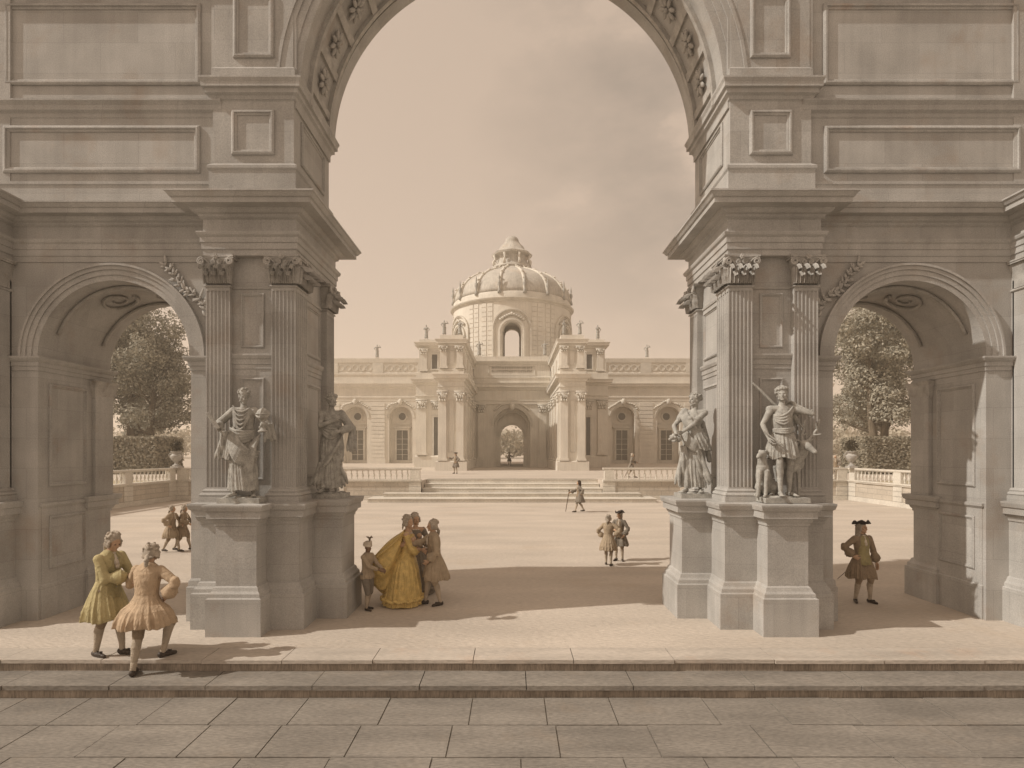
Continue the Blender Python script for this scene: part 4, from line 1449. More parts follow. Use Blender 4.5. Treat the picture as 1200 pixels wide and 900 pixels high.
def solve(hands, elbows, feet, lean=(0, 0), pel=(0, 0, .93), head=(0, 0, 0), sw=.168, knees=((-.15, -1, 0), (.15, -1, 0)), yaw=0):
    B = Body()
    P = B.pel = Vector(pel)
    up = Vector((lean[0], lean[1], .50))
    B.neck = P + up; B.up = up
    c, s = math.cos(R(yaw)), math.sin(R(yaw))
    sv = Vector((c * sw, s * sw, 0))
    B.sh = [P + up * .875 - sv, P + up * .875 + sv]
    B.hip = [P + Vector((-.088, 0, -.02)), P + Vector((.088, 0, -.02))]
    B.el, B.wr, B.kn, B.an, B.fdir = [], [], [], [], []
    for i in (0, 1):
        e, w_ = ik(B.sh[i], hands[i], .285, .25, elbows[i]); B.el.append(e); B.wr.append(w_)
        fx, fy, fz, fa = feet[i]
        k, a = ik(B.hip[i], (fx, fy, fz + .085), .425, .415, knees[i]); B.kn.append(k); B.an.append(a)
        B.fdir.append(Vector((math.sin(R(fa)), -math.cos(R(fa)), 0)))
    B.hm = Matrix.Rotation(R(head[0]), 3, 'Z') @ Matrix.Rotation(R(head[1]), 3, 'X') @ Matrix.Rotation(R(head[2]), 3, 'Y')
    B.hc = B.neck + Vector((lean[0] * .18, lean[1] * .18 - .01, .165))
    return B


def hand(m, wr, d, palm, side, curl=.6, spread=1.):
    """palm and five separate fingers; d = direction of the hand, palm = palm normal, side = +1/-1 thumb side"""
    d = Vector(d).normalized(); palm = Vector(palm); palm = (palm - d * palm.dot(d)).normalized()
    t = d.cross(palm) * side
    c0 = Vector(wr)
    Mx = Matrix((t, d, palm)).transposed()
    m.ell(c0 + d * .05, (.040, .055, .018), Mx, 12, 8)
    m.cap(c0, .026, c0 + d * .05, .03, 10)
    for k, (off, ln) in enumerate(((.031, .072), (.011, .082), (-.010, .076), (-.030, .060))):
        p = c0 + d * .088 + t * off; dd = (d + t * (off * 3.2 * spread)).normalized()
        pts = [p - d * .02]
        for sgm in range(3):
            an = curl * (sgm + .5) * .75
            v = dd * math.cos(an) + palm * math.sin(an)
            pts.append(pts[-1] + v * (ln * (.5, .32, .26)[sgm] + (.02 if sgm == 0 else 0)))
        m.chain(pts, [.0105, .0095, .0088, .0075], 8)
    pts = [c0 + d * .02 + t * .028, c0 + d * .045 + t * .05 + palm * .012, c0 + d * .078 + t * .062 + palm * .028, c0 + d * .10 + t * .056 + palm * .04]
    m.chain(pts, [.014, .013, .011, .009], 8)


def head_mesh(m, B, female=False):
    Mh, c = B.hm, B.hc

    def q(x, y, z): return c + Mh @ Vector((x, y, z))
    m.ell(q(0, .012, .022), (.074, .092, .098), Mh, 18, 12)
    m.ell(q(0, -.028, -.03), (.058, .062, .084), Mh, 16, 10)
    m.cap(q(-.034, -.078, .016), .011, q(.034, -.078, .016), .011, 8)
    m.cap(q(0, -.088, .006), .009, q(0, -.108, -.030), .0125, 8)
    m.ell(q(0, -.098, -.034), (.017, .012, .009), Mh, 8, 6)
    m.ell(q(0, -.087, -.054), (.021, .010, .005), Mh, 8, 6)
    m.ell(q(0, -.086, -.064), (.018, .011, .006), Mh, 8, 6)
    m.ell(q(0, -.074, -.092), (.024, .02, .018), Mh, 10, 6)
    for s in (-1, 1):
        m.ell(q(s * .038, -.062, -.028), (.022, .02, .024), Mh, 8, 6)
        m.ell(q(s * .074, .008, -.012), (.010, .019, .030), Mh, 8, 6)
        m.ell(q(s * .050, -.03, -.066), (.016, .03, .02), Mh, 8, 6)
    m.cap(B.neck + Vector((0, 0, -.06)), .062 if not female else .054, q(0, .018, -.06), .052 if not female else .045, 12)


def body_mesh(B, voxel, female=False, bare_feet=False, hands_dirs=(None, None), curl=(.6, .6), thick=1.):
    m = MB()
    up = B.up.normalized()
    m.ell(B.pel, (.158, .115, .125), None, 16, 10)
    m.ell(B.pel + B.up * .32, (.125, .092, .15), None, 16, 10)
    m.ell(B.pel + B.up * .66, (.152 if not female else .14, .112, .18), None, 16, 10)
    m.cap(B.sh[0], .062, B.sh[1], .062, 12)
    m.cap(B.pel + B.up * .86, .085, B.neck, .056, 12)
    if female:
        for s in (-1, 1): m.ell(B.pel + B.up * .66 + Vector((s * .068, -.095, 0)), (.058, .055, .055), None, 12, 8)
    head_mesh(m, B, female)
    for i in (0, 1):
        sgn = -1 if i == 0 else 1
        m.chain([B.sh[i], B.sh[i].lerp(B.el[i], .4), B.el[i]], [.060 * thick, .050 * thick, .038 * thick], 12)
        m.chain([B.el[i], B.el[i].lerp(B.wr[i], .3), B.wr[i]], [.038 * thick, .041 * thick, .026 * thick], 12)
        d = (B.wr[i] - B.el[i]).normalized()
        hd = hands_dirs[i]
        dd, pn = (d, Vector((-sgn, -.2, -.1))) if hd is None else (Vector(hd[0]), Vector(hd[1]))
        hand(m, B.wr[i] + d * .01, dd, pn, -sgn, curl[i])
        h, k, a, f = B.hip[i], B.kn[i], B.an[i], B.fdir[i]
        back = Vector((-f.x, -f.y, 0))
        m.chain([h, h.lerp(k, .45), k], [.092, .078, .054], 14)
        m.chain([k, k.lerp(a, .32) + back * .018, k.lerp(a, .75), a], [.052, .058, .038, .033], 14)
        if bare_feet:
            m.chain([a + Vector((0, 0, -.045)) + back * .03, a + f * .08 + Vector((0, 0, -.055)), a + f * .15 + Vector((0, 0, -.066))], [.034, .034, .022], 10)
            sd_ = Vector((f.y, -f.x, 0))
            for q in range(5):
                o = (q - 2) * .014
                m.cap(a + f * .145 + sd_ * o + Vector((0, 0, -.068)), .012, a + f * (.185 - abs(q - 1.3) * .008) + sd_ * o * 1.2 + Vector((0, 0, -.072)), .009, 6)
    return remesh(m, voxel, 1)


def scale_mesh(me, s):
    me.transform(Matrix.Scale(s, 4))
    return me


def part_mb(m, name, mat, root, s, smooth=True):
    m.xform(lambda p: p * s)
    return m.build(name, mat, root, smooth, world=False)


def wig(m, B, style='wig'):
    Mh, c = B.hm, B.hc
    def q(x, y, z): return c + Mh @ Vector((x, y, z))
    rn = random.Random(4)
    m.ell(q(0, .025, .042), (.084, .098, .088), Mh, 16, 10)
    m.ell(q(0, .062, -.02), (.078, .055, .085), Mh, 14, 8)
    for s in (-1, 1):
        for zz in (.015, -.022, -.055):
            m.cap(q(s * .082, -.03, zz), .020, q(s * .084, .035, zz), .024, 8)
    for k in range(26 if style != 'plain' else 0):
        a = rn.uniform(-2.2, 2.2); e = rn.uniform(-.3, 1.3)
        p = q(.088 * math.sin(a) * math.cos(e), .03 + .1 * math.cos(a) * math.cos(e) * (1 if abs(a) < 1.6 else .6), .045 + .09 * math.sin(e))
        m.ell(p, (.02, .022, .018), Mh, 7, 5)
    if style == 'wig':
        m.cap(q(0, .10, -.06), .026, q(0, .125, -.13), .036, 10)
        m.cap(q(0, .125, -.13), .036, q(0, .12, -.20), .02, 10)
        for s in (-1, 1): m.ell(q(s * .038, .115, -.085), (.036, .014, .02), Mh, 8, 5)
    if style == 'long':
        for s in (-1, 1):
            for k in range(6):
                m.cap(q(s * (.075 + .012 * (k % 2)), .0 + .02 * (k % 3), -.01 - .03 * k), .028, q(s * .085, .02, -.04 - .03 * k), .03, 8)
        m.cap(q(0, .08, -.02), .07, q(0, .09, -.16), .06, 10)
    if style == 'female':
        m.ell(q(0, .06, .10), (.06, .06, .05), Mh, 10, 7)
        for s in (-1, 1): m.cap(q(s * .06, .08, -.05), .022, q(s * .075, .07, -.14), .014, 8)
    return m


def tricorn(B, tilt=0):
    Mh, c = B.hm @ Matrix.Rotation(R(tilt), 3, 'X'), B.hc
    def q(x, y, z): return c + Mh @ Vector((x, y, z))
    m = MB(); seg = 48
    def rim(r0, dz, t):
        out = []
        for i in range(seg):
            a = 2 * math.pi * i / seg
            f = .5 + .5 * math.cos(3 * (a + math.pi / 2))     # 1 at the three points
            r = r0[0] + (r0[1] - r0[0]) * (t)
            rr = r * (1 + .28 * f * t)
            out.append(q(rr * math.cos(a), rr * math.sin(a) * 1.06 + .01, dz + (1 - f) * .075 * t + .005 * math.sin(7 * a) * t))
        return out
    rings = [rim((.07, .14), .075, 0), rim((.07, .145), .072, .5), rim((.07, .145), .075, 1), rim((.07, .135), .09, 1), rim((.07, .135), .087, .5), rim((.075, .14), .09, 0)]
    m.loft(rings)
    m.ell(q(0, .01, .095), (.086, .094, .065), Mh, 16, 8)
    return m


def coat_mesh(B, voxel, hem=.56, flare=.30, openf=(.42, .30, 1.36), seed=3, pl=.125, s_open=True, sleeves=True):
    m = MB(); P, U = B.pel, B.up
    def at(z):
        t = (z - P.z) / U.z
        return (P.x + U.x * max(0, t), P.y + U.y * max(0, t)) if t > 0 else (P.x, P.y + .01)
    rows = [(1.475, .066, .062, 0), (1.445, .105, .080, 0), (1.41, .155, .098, 0), (1.34, .183, .125, .005), (1.25, .176, .132, .008), (1.14, .156, .122, .012), (1.05, .152, .118, .012),
            (.98, .178, .138, .03), (.90, .210, .165, .05), (.80, flare * .80, flare * .68, .065), (.70, flare * .92, flare * .80, .075), (.60, flare * 1.0, flare * .9, pl), (hem, flare * 1.03, flare * .93, pl)]
    dz = P.z - .93
    rr = []
    for z, rx, ry, a in rows:
        z2 = z + dz if z >= 1.05 else hem + (z - hem) * (1.05 + dz - hem) / (1.05 - hem)
        x, y = at(z2)
        rr.append((x, y + .012, z2, rx, ry, a))
    cloth_loft(m, rr, seed, 9, 128, .15, openf)
    if sleeves:
        for i in (0, 1):
            m.chain([B.sh[i], B.sh[i].lerp(B.el[i], .5), B.el[i]], [.068, .064, .056], 14)
            d = (B.wr[i] - B.el[i])
            m.chain([B.el[i], B.el[i] + d * .5], [.056, .054], 14)
            m.chain([B.el[i] + d * .36, B.el[i] + d * .66], [.072, .096], 18)
            m.ell(B.el[i] + d * .62 + Vector((0, 0, -.02)), (.088, .088, .075), None, 12, 8)
            for k in range(3):
                m.cap(B.el[i] + Vector((.0, .02, .03 * (k - 1))), .058, B.el[i].lerp(B.wr[i], .12 + .1 * k), .056, 12)
    return remesh(m, voxel, 1)


def man(label, loc, rz, h, B, coat='brown', vest='tan', breech='brown', stock='stocking', hair='wig', hairmat='wig', hat=None, voxel=.008, hands_dirs=(None, None), curl=(.6, .6),
        openf=(.42, .30, 1.36), flare=.31, hem=.52, seed=3, skin='skin', group=None, buttons=True, hx=0):
    s = h / 1.76
    t = thing('person', label, 'person', loc, R(rz), group)
    vx = voxel
    mesh_obj('body', scale_mesh(body_mesh(B, vx, hands_dirs=hands_dirs, curl=curl), s), CL[skin], t)
    mesh_obj('coat', scale_mesh(coat_mesh(B, vx * 1.15, hem, flare, openf, seed), s), CL[coat], t)
    P, U = B.pel, B.up
    m = MB()
    dz = P.z - .93
    cloth_loft(m, [(P.x + U.x * max(0, (z - .93) / .5), P.y + U.y * max(0, (z - .93) / .5), z + dz, rx, ry, a) for z, rx, ry, a in
                   ((1.44, .07, .075, 0), (1.36, .14, .115, 0), (1.22, .15, .125, 0), (1.08, .14, .122, 0), (.98, .155, .13, .01), (.90, .18, .155, .03), (.82, .19, .175, .05))], seed, 7, 64, .1, (.09, .2, .9))
    part_mb(m, 'waistcoat', CL[vest], t, s)
    if buttons and voxel < .012:
        m = MB()
        for k in range(8):
            z = 1.36 - k * .066; x = P.x + U.x * (z - .93) / .5; y = P.y + U.y * (z - .93) / .5
            m.ell((x + .01, y - (.128 if z > 1.0 else .145), z + dz), (.009, .006, .009), None, 8, 5)
        part_mb(m, 'waistcoat_buttons', CL['metal'], t, s)
    m = MB(); n = B.neck
    m.ell(n + Vector((0, -.02, -.005)), (.066, .064, .035), None, 14, 8)
    m.cap(n + Vector((0, -.07, -.03)), .026, n + Vector((0, -.11, -.13)), .034, 10); m.ell(n + Vector((.01, -.118, -.17)), (.034, .016, .05), None, 8, 6)
    part_mb(m, 'cravat', CL['white'], t, s)
    m = MB()
    for i in (0, 1):
        m.chain([B.hip[i], B.hip[i].lerp(B.kn[i], .5), B.kn[i]], [.105, .09, .070], 14)
        m.chain([B.kn[i], B.kn[i].lerp(B.an[i], .13)], [.066, .058], 14)
    me = remesh(m, vx * 1.3, 1); mesh_obj('breeches', scale_mesh(me, s), CL[breech], t)
    for i in (0, 1):
        k, a, f = B.kn[i], B.an[i], B.fdir[i]; back = -f
        m = MB().chain([k, k.lerp(a, .32) + back * .018, k.lerp(a, .75), a], [.056, .062, .042, .037], 16)
        part_mb(m, 'stocking', CL[stock], t, s)
        m = MB()
        m.chain([a + Vector((0, 0, -.04)) + back * .028, a + f * .07 + Vector((0, 0, -.05)), a + f * .165 + Vector((0, 0, -.06))], [.042, .040, .026], 12)
        m.cap(a + back * .035 + Vector((0, 0, -.06)), .026, a + back * .035 + Vector((0, 0, -.066)), .022, 8)
        m.box(a.x + f.x * .09 - .02, a.x + f.x * .09 + .02, a.y + f.y * .09 - .02, a.y + f.y * .09 + .02, a.z - .02, a.z - .004)
        part_mb(m, 'shoe', CL['leather'], t, s)
        d = (B.wr[i] - B.el[i])
        m = MB(); dn = d.normalized(); u = dn.cross(Vector((.3, .2, 1))).normalized(); v = dn.cross(u); rings = []
        for q, r in ((.30, .060), (.36, .078), (.52, .092), (.72, .104), (.745, .104), (.735, .092), (.60, .070), (.58, .02)):
            rings.append([B.el[i] + d * q + (u * math.cos(a) + v * math.sin(a)) * r * (1 + .05 * math.sin(a * 3 + q * 9)) for a in [x * math.pi / 12 for x in range(24)]])
        m.loft(rings)
        for q in range(3):
            a = 1.2 + q * .55
            m.ell(B.el[i] + d * .52 + (u * math.cos(a) + v * math.sin(a)) * .094, (.011, .011, .011), None, 7, 5)
        part_mb(m, 'coat_cuff', CL[coat], t, s)
        m = MB()
        cc = B.el[i] + d * .9
        for q in range(7):
            an = q * .9
            u = d.normalized().cross(Vector((.3, .2, 1))).normalized(); v = d.normalized().cross(u)
            m.ell(cc + (u * math.cos(an) + v * math.sin(an)) * .028, (.024, .024, .024), None, 8, 5)
        part_mb(m, 'shirt_cuff', CL['white'], t, s)
    m = wig(MB(), B, hair)
    me = remesh(m, max(.006, vx), 2); mesh_obj('hair', scale_mesh(me, s), CL[hairmat], t)
    if hat: part_mb(tricorn(B, hx), 'tricorn_hat', CL[hat], t, s)
    if voxel < .012:
        for sx in (-1, 1):
            m = MB().ell(B.hc + B.hm @ Vector((sx * .029, -.0835, .001)), (.011, .006, .006), B.hm, 8, 6)
            part_mb(m, 'eye', CL['dark'], t, s)
    return t


def lcane(label, name, cat, a, b, r=.012, mat='wood', knob=True):
    """a stick between two world points"""
    a, b = Vector(a), Vector(b)
    m = MB().tube([a, a.lerp(b, .5), b], [r, r, r * .7], 7)
    if knob: m.ell(a, (r * 2, r * 2, r * 2.2), None, 8, 6)
    m.v = [tuple(Vector(p) - b) for p in m.v]
    o = m.build(name, CL[mat], None, True); o.location = b
    return tag(o, label, cat)


def tow(t, p, s=1.):
    """local (1.76 m) point of figure t to world"""
    p = Vector(p) * s
    c, sn = math.cos(t.rotation_euler.z), math.sin(t.rotation_euler.z)
    return Vector((t.location.x + p.x * c - p.y * sn, t.location.y + p.x * sn + p.y * c, t.location.z + p.z))


FEET0 = ((-.11, -.02, 0, -18), (.11, -.02, 0, 18))
# --- two gentlemen on the step at the lower left
B = solve(hands=((.02, -.33, 1.12), (.10, -.36, 1.06)), elbows=((-.8, .3, -1), (.8, .3, -1)), feet=((-.09, .10, 0, -6), (.09, -.16, 0, 8)), lean=(0, -.05), head=(-8, 24, 0))
B.hc += Vector((0, -.045, -.01))
man('man in a yellow coat and powdered wig facing right at lower left', (px(126, 9.12), 9.12, 0), 74, 1.93, B, 'yellow', 'olive', 'brown', seed=5, openf=(.25, .25, 1.3), flare=.31, voxel=.0065)
B = solve(hands=((-.245, -.03, .86), (.16, -.34, 1.04)), elbows=((-1, .12, .15), (1, .2, -.6)), feet=((-.11, -.17, 0, -28), (.10, .13, -.155, 20)), lean=(.01, -.055), pel=(0, .0, .775), head=(14, 22, 0), knees=((-.2, -1, 0), (.25, -1, 0)))
B.hc += Vector((.0, -.04, -.01))
man('man in an orange coat seen from behind, one foot on the lower step', (px(172, 8.86), 8.86, 0), 176, 1.95, B, 'orange', 'tan', 'brown', seed=11, openf=(.2, .2, 1.3), flare=.37, hem=.50, voxel=.0065,
    hands_dirs=(((.5, -.75, -.35), (.9, .3, .2)), None))
# --- gentleman under the right side arch
B = solve(hands=((-.235, -.03, 1.0), (.30, -.05, .86)), elbows=((-1, .25, .1), (.8, .5, -.1)), feet=((-.12, .04, 0, -30), (.14, -.06, 0, 12)), lean=(-.01, 0), pel=(.01, 0, .93), head=(20, -2, 3))
t = man('man in brown coat and black tricorn hat, hand on hip, by the right arch', (px(1010, 12.35), 12.35, 0), 8, 1.70, B, 'brown', 'olive', 'brown', hair='long', hairmat='wig', hat='dark', seed=8, openf=(.62, .42, 1.42), voxel=.0075,
        hands_dirs=(((.75, -.45, -.4), (.5, .8, .1)), None), hx=-4)
lcane('slim sword worn at the hip of the man in the tricorn hat', 'sword', 'sword', tow(t, (.16, .12, .95)), tow(t, (-.30, .34, .42)), .009, 'metal')

# --- the company in the middle: page, two ladies, gentleman
def page():
    s = 1.36 / 1.76
    B = solve(hands=((-.06, -.40, 1.06), (.08, -.42, 1.05)), elbows=((-.5, .2, -1), (.5, .2, -1)), feet=((-.08, -.05, 0, -12), (.08, .05, 0, 14)), lean=(0, -.02), head=(-25, 0, 0))
    t = thing('person', 'small page in a feathered turban holding the train of the yellow gown', 'person', (px(430, 11.75), 11.75, 0), R(68))
    mesh_obj('body', scale_mesh(body_mesh(B, .0085), s), CL['skin_dark'], t)
    m = MB()
    cloth_loft(m, [(0, -.01, z, rx, ry, a) for z, rx, ry, a in ((1.47, .07, .065, 0), (1.42, .15, .10, .01), (1.3, .17, .125, .02), (1.1, .15, .12, .03), (1.03, .16, .125, .03), (.9, .21, .17, .09), (.82, .22, .18, .10))], 2, 8, 96, .2)
    for i in (0, 1): m.chain([B.sh[i], B.el[i], B.el[i].lerp(B.wr[i], .75)], [.072, .06, .05], 12)
    mesh_obj('tunic', scale_mesh(remesh(m, .009, 1), s), CL['tan'], t)
    m = MB()
    for i in (0, 1): m.chain([B.hip[i], B.hip[i].lerp(B.kn[i], .6), B.kn[i].lerp(B.an[i], .1)], [.11, .105, .075], 12)
    mesh_obj('breeches', scale_mesh(remesh(m, .011, 1), s), CL['grey'], t)
    for i in (0, 1):
        a, f = B.an[i], B.fdir[i]
        part_mb(MB().chain([B.kn[i], B.kn[i].lerp(a, .35) - f * .015, a], [.055, .06, .036], 12), 'stocking', CL['stocking'], t, s)
        part_mb(MB().chain([a + Vector((0, 0, -.045)) - f * .02, a + f * .15 + Vector((0, 0, -.06))], [.04, .026], 10), 'shoe', CL['leather'], t, s)
    m = MB()
    for k in range(5):
        a = k * .5
        pts = [B.hc + B.hm @ Vector((.085 * math.cos(q), .02 + .098 * math.sin(q), .055 + .018 * k + .02 * math.sin(q + a))) for q in [x * math.pi / 8 for x in range(17)]]
        m.tube(pts, .03 - .002 * k, 7)
    m.ell(B.hc + Vector((0, .02, .11)), (.075, .085, .06), None, 12, 8)
    part_mb(m, 'turban', CL['white'], t, s)
    m = MB()
    for k in range(6):
        a = k * 1.05
        pts = [B.hc + Vector((0, -.05, .14)), B.hc + Vector((.02 * math.cos(a), -.05 + .02 * math.sin(a), .24)), B.hc + Vector((.08 * math.cos(a), -.05 + .08 * math.sin(a), .28 - .02 * (k % 2)))]
        m.tube(pts, [.006, .02, .014], 6)
    part_mb(m, 'plume', CL['feather'], t, s)
    return t


pg = page()


def lady(label, loc, rz, h, mat, hairmat, big, head, hands, elbows, seed, train=False, bodice='gold'):
    s = h / 1.68
    B = solve(hands=hands, elbows=elbows, feet=FEET0, lean=(0, 0), pel=(0, 0, .92), head=head, sw=.16)
    t = thing('person', label, 'person', loc, R(rz))
    mesh_obj('body', scale_mesh(body_mesh(B, .0085, True, thick=.85), s), CL['skin'], t)
    m = MB()
    w_ = big
    rr = [(0, 0, 1.36, .115, .095, .0), (0, -.005, 1.30, .135, .115, .0), (0, -.01, 1.22, .13, .12, .01), (0, 0, 1.08, .132, .108, .01), (0, .0, 1.03, .145, .118, .02), (0, .02, .97, .22 * w_, .17 * w_, .05),
          (0, .03, .88, .36 * w_, .24 * w_, .05), (0, .05, .65, .44 * w_, .34 * w_, .06), (0, .07, .35, .50 * w_, .42 * w_, .075), (0, .09, .12, .54 * w_, .47 * w_, .085), (0, .10, .02, .56 * w_, .49 * w_, .09)]
    cloth_loft(m, rr, seed, 10, 160, .25)
    for i in (0, 1):
        m.chain([B.sh[i], B.el[i], B.el[i].lerp(B.wr[i], .25)], [.062, .056, .06], 12)
        m.cap(B.el[i].lerp(B.wr[i], .05), .07, B.el[i].lerp(B.wr[i], .35) + Vector((0, 0, -.05)), .075, 12)
    # ruched hem
    for k in range(40):
        a = k * math.pi / 20
        m.ell((.55 * w_ * math.cos(a), .10 + .48 * w_ * math.sin(a), .14 + .015 * math.sin(k * 2.4)), (.05, .05, .035), None, 7, 5)
    if train:
        # pleated sack back falling from the shoulders and drawn out into a train
        rings = []
        for i in range(15):
            q = i / 14
            cy = .06 + .66 * q ** 1.1; cz_ = 1.40 - .62 * q ** .8; 
            wd = .15 + .20 * math.sin(q * math.pi * .8) ** .8 * (1 - .35 * q); th_ = .05 + .11 * math.sin(q * math.pi) * 1
            drop = .72 * min(1, q * 2.2) * (1 - .62 * q ** 4)
            ring_ = []
            for k in range(48):
                a = 2 * math.pi * k / 48
                kk = 1 + .14 * math.sin(a * 9 + q * 2)
                x = wd * math.cos(a) * kk
                z = cz_ + th_ * math.sin(a) * kk
                if math.sin(a) < 0: z += drop * math.sin(a) * .9
                ring_.append((x, cy, z))
            rings.append(ring_)
        m.loft(rings)
        # gathered end in the page's hands, with a ruffled lower edge
        m.chain([(0, .66, .86), (0, .76, .82)], [.09, .045], 10)
        for k in range(16):
            q = k / 15
            m.ell((0, .18 + .54 * q, .16 + .52 * q ** 2.4 * .75), (.10 - .03 * q, .05, .05), None, 8, 5)
    me = remesh(m, .0095, 0)
    mesh_obj('gown', scale_mesh(me, s), CL[mat], t)
    m = wig(MB(), B, 'female')
    mesh_obj('hair', scale_mesh(remesh(m, .008, 0), s), CL[hairmat], t)
    m = MB()
    for i in (0, 1):
        for q in range(6):
            m.ell(B.el[i].lerp(B.wr[i], .42) + Vector((.03 * math.cos(q), .03 * math.sin(q), -.04 - .01 * (q % 2))), (.028, .028, .035), None, 8, 5)
    for q in range(12):
        a = q * math.pi / 6
        m.ell(Vector((.09 * math.cos(a), .075 * math.sin(a), 1.37)), (.025, .02, .016), None, 7, 5)
    part_mb(m, 'lace', CL['white'], t, s)
    return t


lady('lady in a wide yellow gown, her train lifted by the page', (px(478, 12.2), 12.2, 0), 90, 1.78, 'gold', 'wig', .80, (-28, 4, 0),
     ((-.02, -.27, 1.05), (.05, -.27, 1.03)), ((-.8, .5, -.8), (.8, .5, -.8)), 4, True)
lady('lady in a grey gown standing between the yellow gown and the gentleman', (px(487, 13.05), 13.05, 0), 12, 1.74, 'grey', 'wig', .78, (18, 4, -6),
     ((-.10, -.22, 1.10), (.12, -.24, 1.14)), ((-.8, .5, -.8), (.8, .5, -.8)), 9)
B = solve(hands=((-.14, -.52, 1.22), (.16, -.14, .93)), elbows=((-.4, .2, -1), (.8, .6, -.2)), feet=((-.10, -.16, 0, -14), (.10, .10, 0, 20)), lean=(0, -.03), head=(4, 4, 0))
man('man in a brown coat holding one arm out towards the ladies', (px(509, 12.15), 12.15, 0), -72, 1.78, B, 'tan', 'brown', 'tan', seed=6, openf=(.45, .35, 1.4), voxel=.0085, flare=.31)

# --- strolling and standing men further off
STEP = ((-.09, .26, .03, -4), (.09, -.24, 0, 6))
B1 = solve(hands=((-.25, -.06, 1.0), (.16, -.30, 1.0)), elbows=((-1, .2, 0), (.8, .4, -.4)), feet=STEP, lean=(0, -.03), pel=(0, 0, .91), head=(10, 4, 0))
man('man in tan coat, left one of the pair strolling beyond the left arch', (px(201, 18.6), 18.6, 0), 82, 1.5, B1, 'tan', 'brown', 'brown', seed=3, voxel=.012)
t = man('man with a cane, right one of the pair strolling beyond the left arch', (px(214, 18.9), 18.9, 0), 96, 1.48, solve(hands=((-.2, -.30, 1.02), (.15, -.34, 1.05)), elbows=((-1, .2, -.3), (.8, .4, -.4)), feet=STEP, lean=(0, -.06), pel=(0, 0, .91), head=(0, 10, 0)),
        'brown', 'brown', 'brown', seed=7, voxel=.012)
lcane('walking cane held by the man seen through the left side arch', 'walking_cane', 'cane', tow(t, (.15, -.42, 1.0), .85), tow(t, (.10, -.62, .01), .85), .016)
B2 = solve(hands=((-.22, .0, 1.02), (.22, -.05, .95)), elbows=((-1, .15, .2), (1, .3, 0)), feet=((-.11, .14, 0, -10), (.10, -.08, 0, 14)), lean=(0, -.02), head=(-10, 2, 0))
man('man in a tan coat, nearer one of the standing pair in the court', (px(713, 16.4), 16.4, 0), 158, 1.42, B2, 'tan', 'tan', 'brown', seed=2, openf=(.2, .2, 1.3), voxel=.011)
man('man in a dark coat, farther one of the standing pair in the court', (px(726, 17.1), 17.1, 0), -24, 1.44, solve(hands=((-.14, -.24, 1.1), (.2, -.12, .92)), elbows=((-.8, .3, -.6), (1, .4, 0)), feet=FEET0, head=(-18, 4, 0)),
    'grey', 'brown', 'brown', hat='dark', seed=12, voxel=.011)
t = man('dark coated man walking left with a stick before the garden steps', (px(679, 31), 31, 0), -84, 1.7, solve(hands=((-.2, -.42, 1.05), (.2, .08, .98)), elbows=((-.6, .3, -.6), (1, .5, 0)), feet=STEP, lean=(0, -.03), pel=(0, 0, .91), head=(0, 2, 0)),
        'grey', 'brown', 'grey', hair='long', hairmat='hair', seed=4, voxel=.02)
lcane('tall walking stick held by the man before the steps', 'walking_stick', 'stick', tow(t, (-.18, -.52, 1.15), .966), tow(t, (-.16, -.72, .01), .966), .022)
man('man in dark clothes standing on the terrace beside the left portico', (px(534, 51.8), 51.8, TZ), -35, 1.85, solve(hands=((-.52, -.28, 1.30), (.22, -.1, 1.0)), elbows=((-.4, .3, -1), (1, .3, 0)), feet=((-.14, 0, 0, -20), (.14, 0, 0, 20)), head=(-10, 0, 0)),
    'grey', 'brown', 'brown', hat='dark', seed=4, voxel=.03)
t = man('man walking right with a stick behind the balustrade right of the steps', (px(740, 43.5), 43.5, TZ), 80, 1.85, solve(hands=((-.2, -.05, 1.0), (.2, -.34, 1.05)), elbows=((-1, .3, 0), (.8, .5, -.5)), feet=STEP, lean=(0, -.06), pel=(0, 0, .91), head=(0, 4, 0)),
        'grey', 'brown', 'brown', seed=6, voxel=.028)
lcane('walking stick carried behind the right balustrade', 'walking_stick', 'stick', tow(t, (-.22, .02, 1.0)), tow(t, (-.3, .5, .05)), .025)
t = man('sentry standing in the open central doorway of the palace', (px(597, 84), 84, TZ), 20, 1.85, solve(hands=((-.2, -.1, .95), (.34, -.28, 1.22)), elbows=((-1, .3, 0), (.6, .3, -1)), feet=((-.13, 0, 0, -20), (.13, 0, 0, 20)), head=(0, 0, 0)),
        'grey', 'brown', 'brown', hat='dark', seed=6, voxel=.035)
lcane('long musket slanting up from the hands of the sentry in the doorway', 'musket', 'musket', tow(t, (.95, -.32, 1.95)), tow(t, (.1, -.25, .95)), .035, knob=False)
man('figure with a raised arm standing on the terrace behind the right court wall', (px(979, 40.2), 40.2, TZ), -30, 1.72, solve(hands=((-.42, -.15, 1.55), (.22, -.1, 1.0)), elbows=((-1, .2, -.6), (1, .3, 0)), feet=FEET0, head=(-10, 0, 0)),
    'grey', 'brown', 'brown', seed=4, voxel=.03)

# ------------------------------------------------------------------ statues on the gateway pedestals
SM = ST['statue']


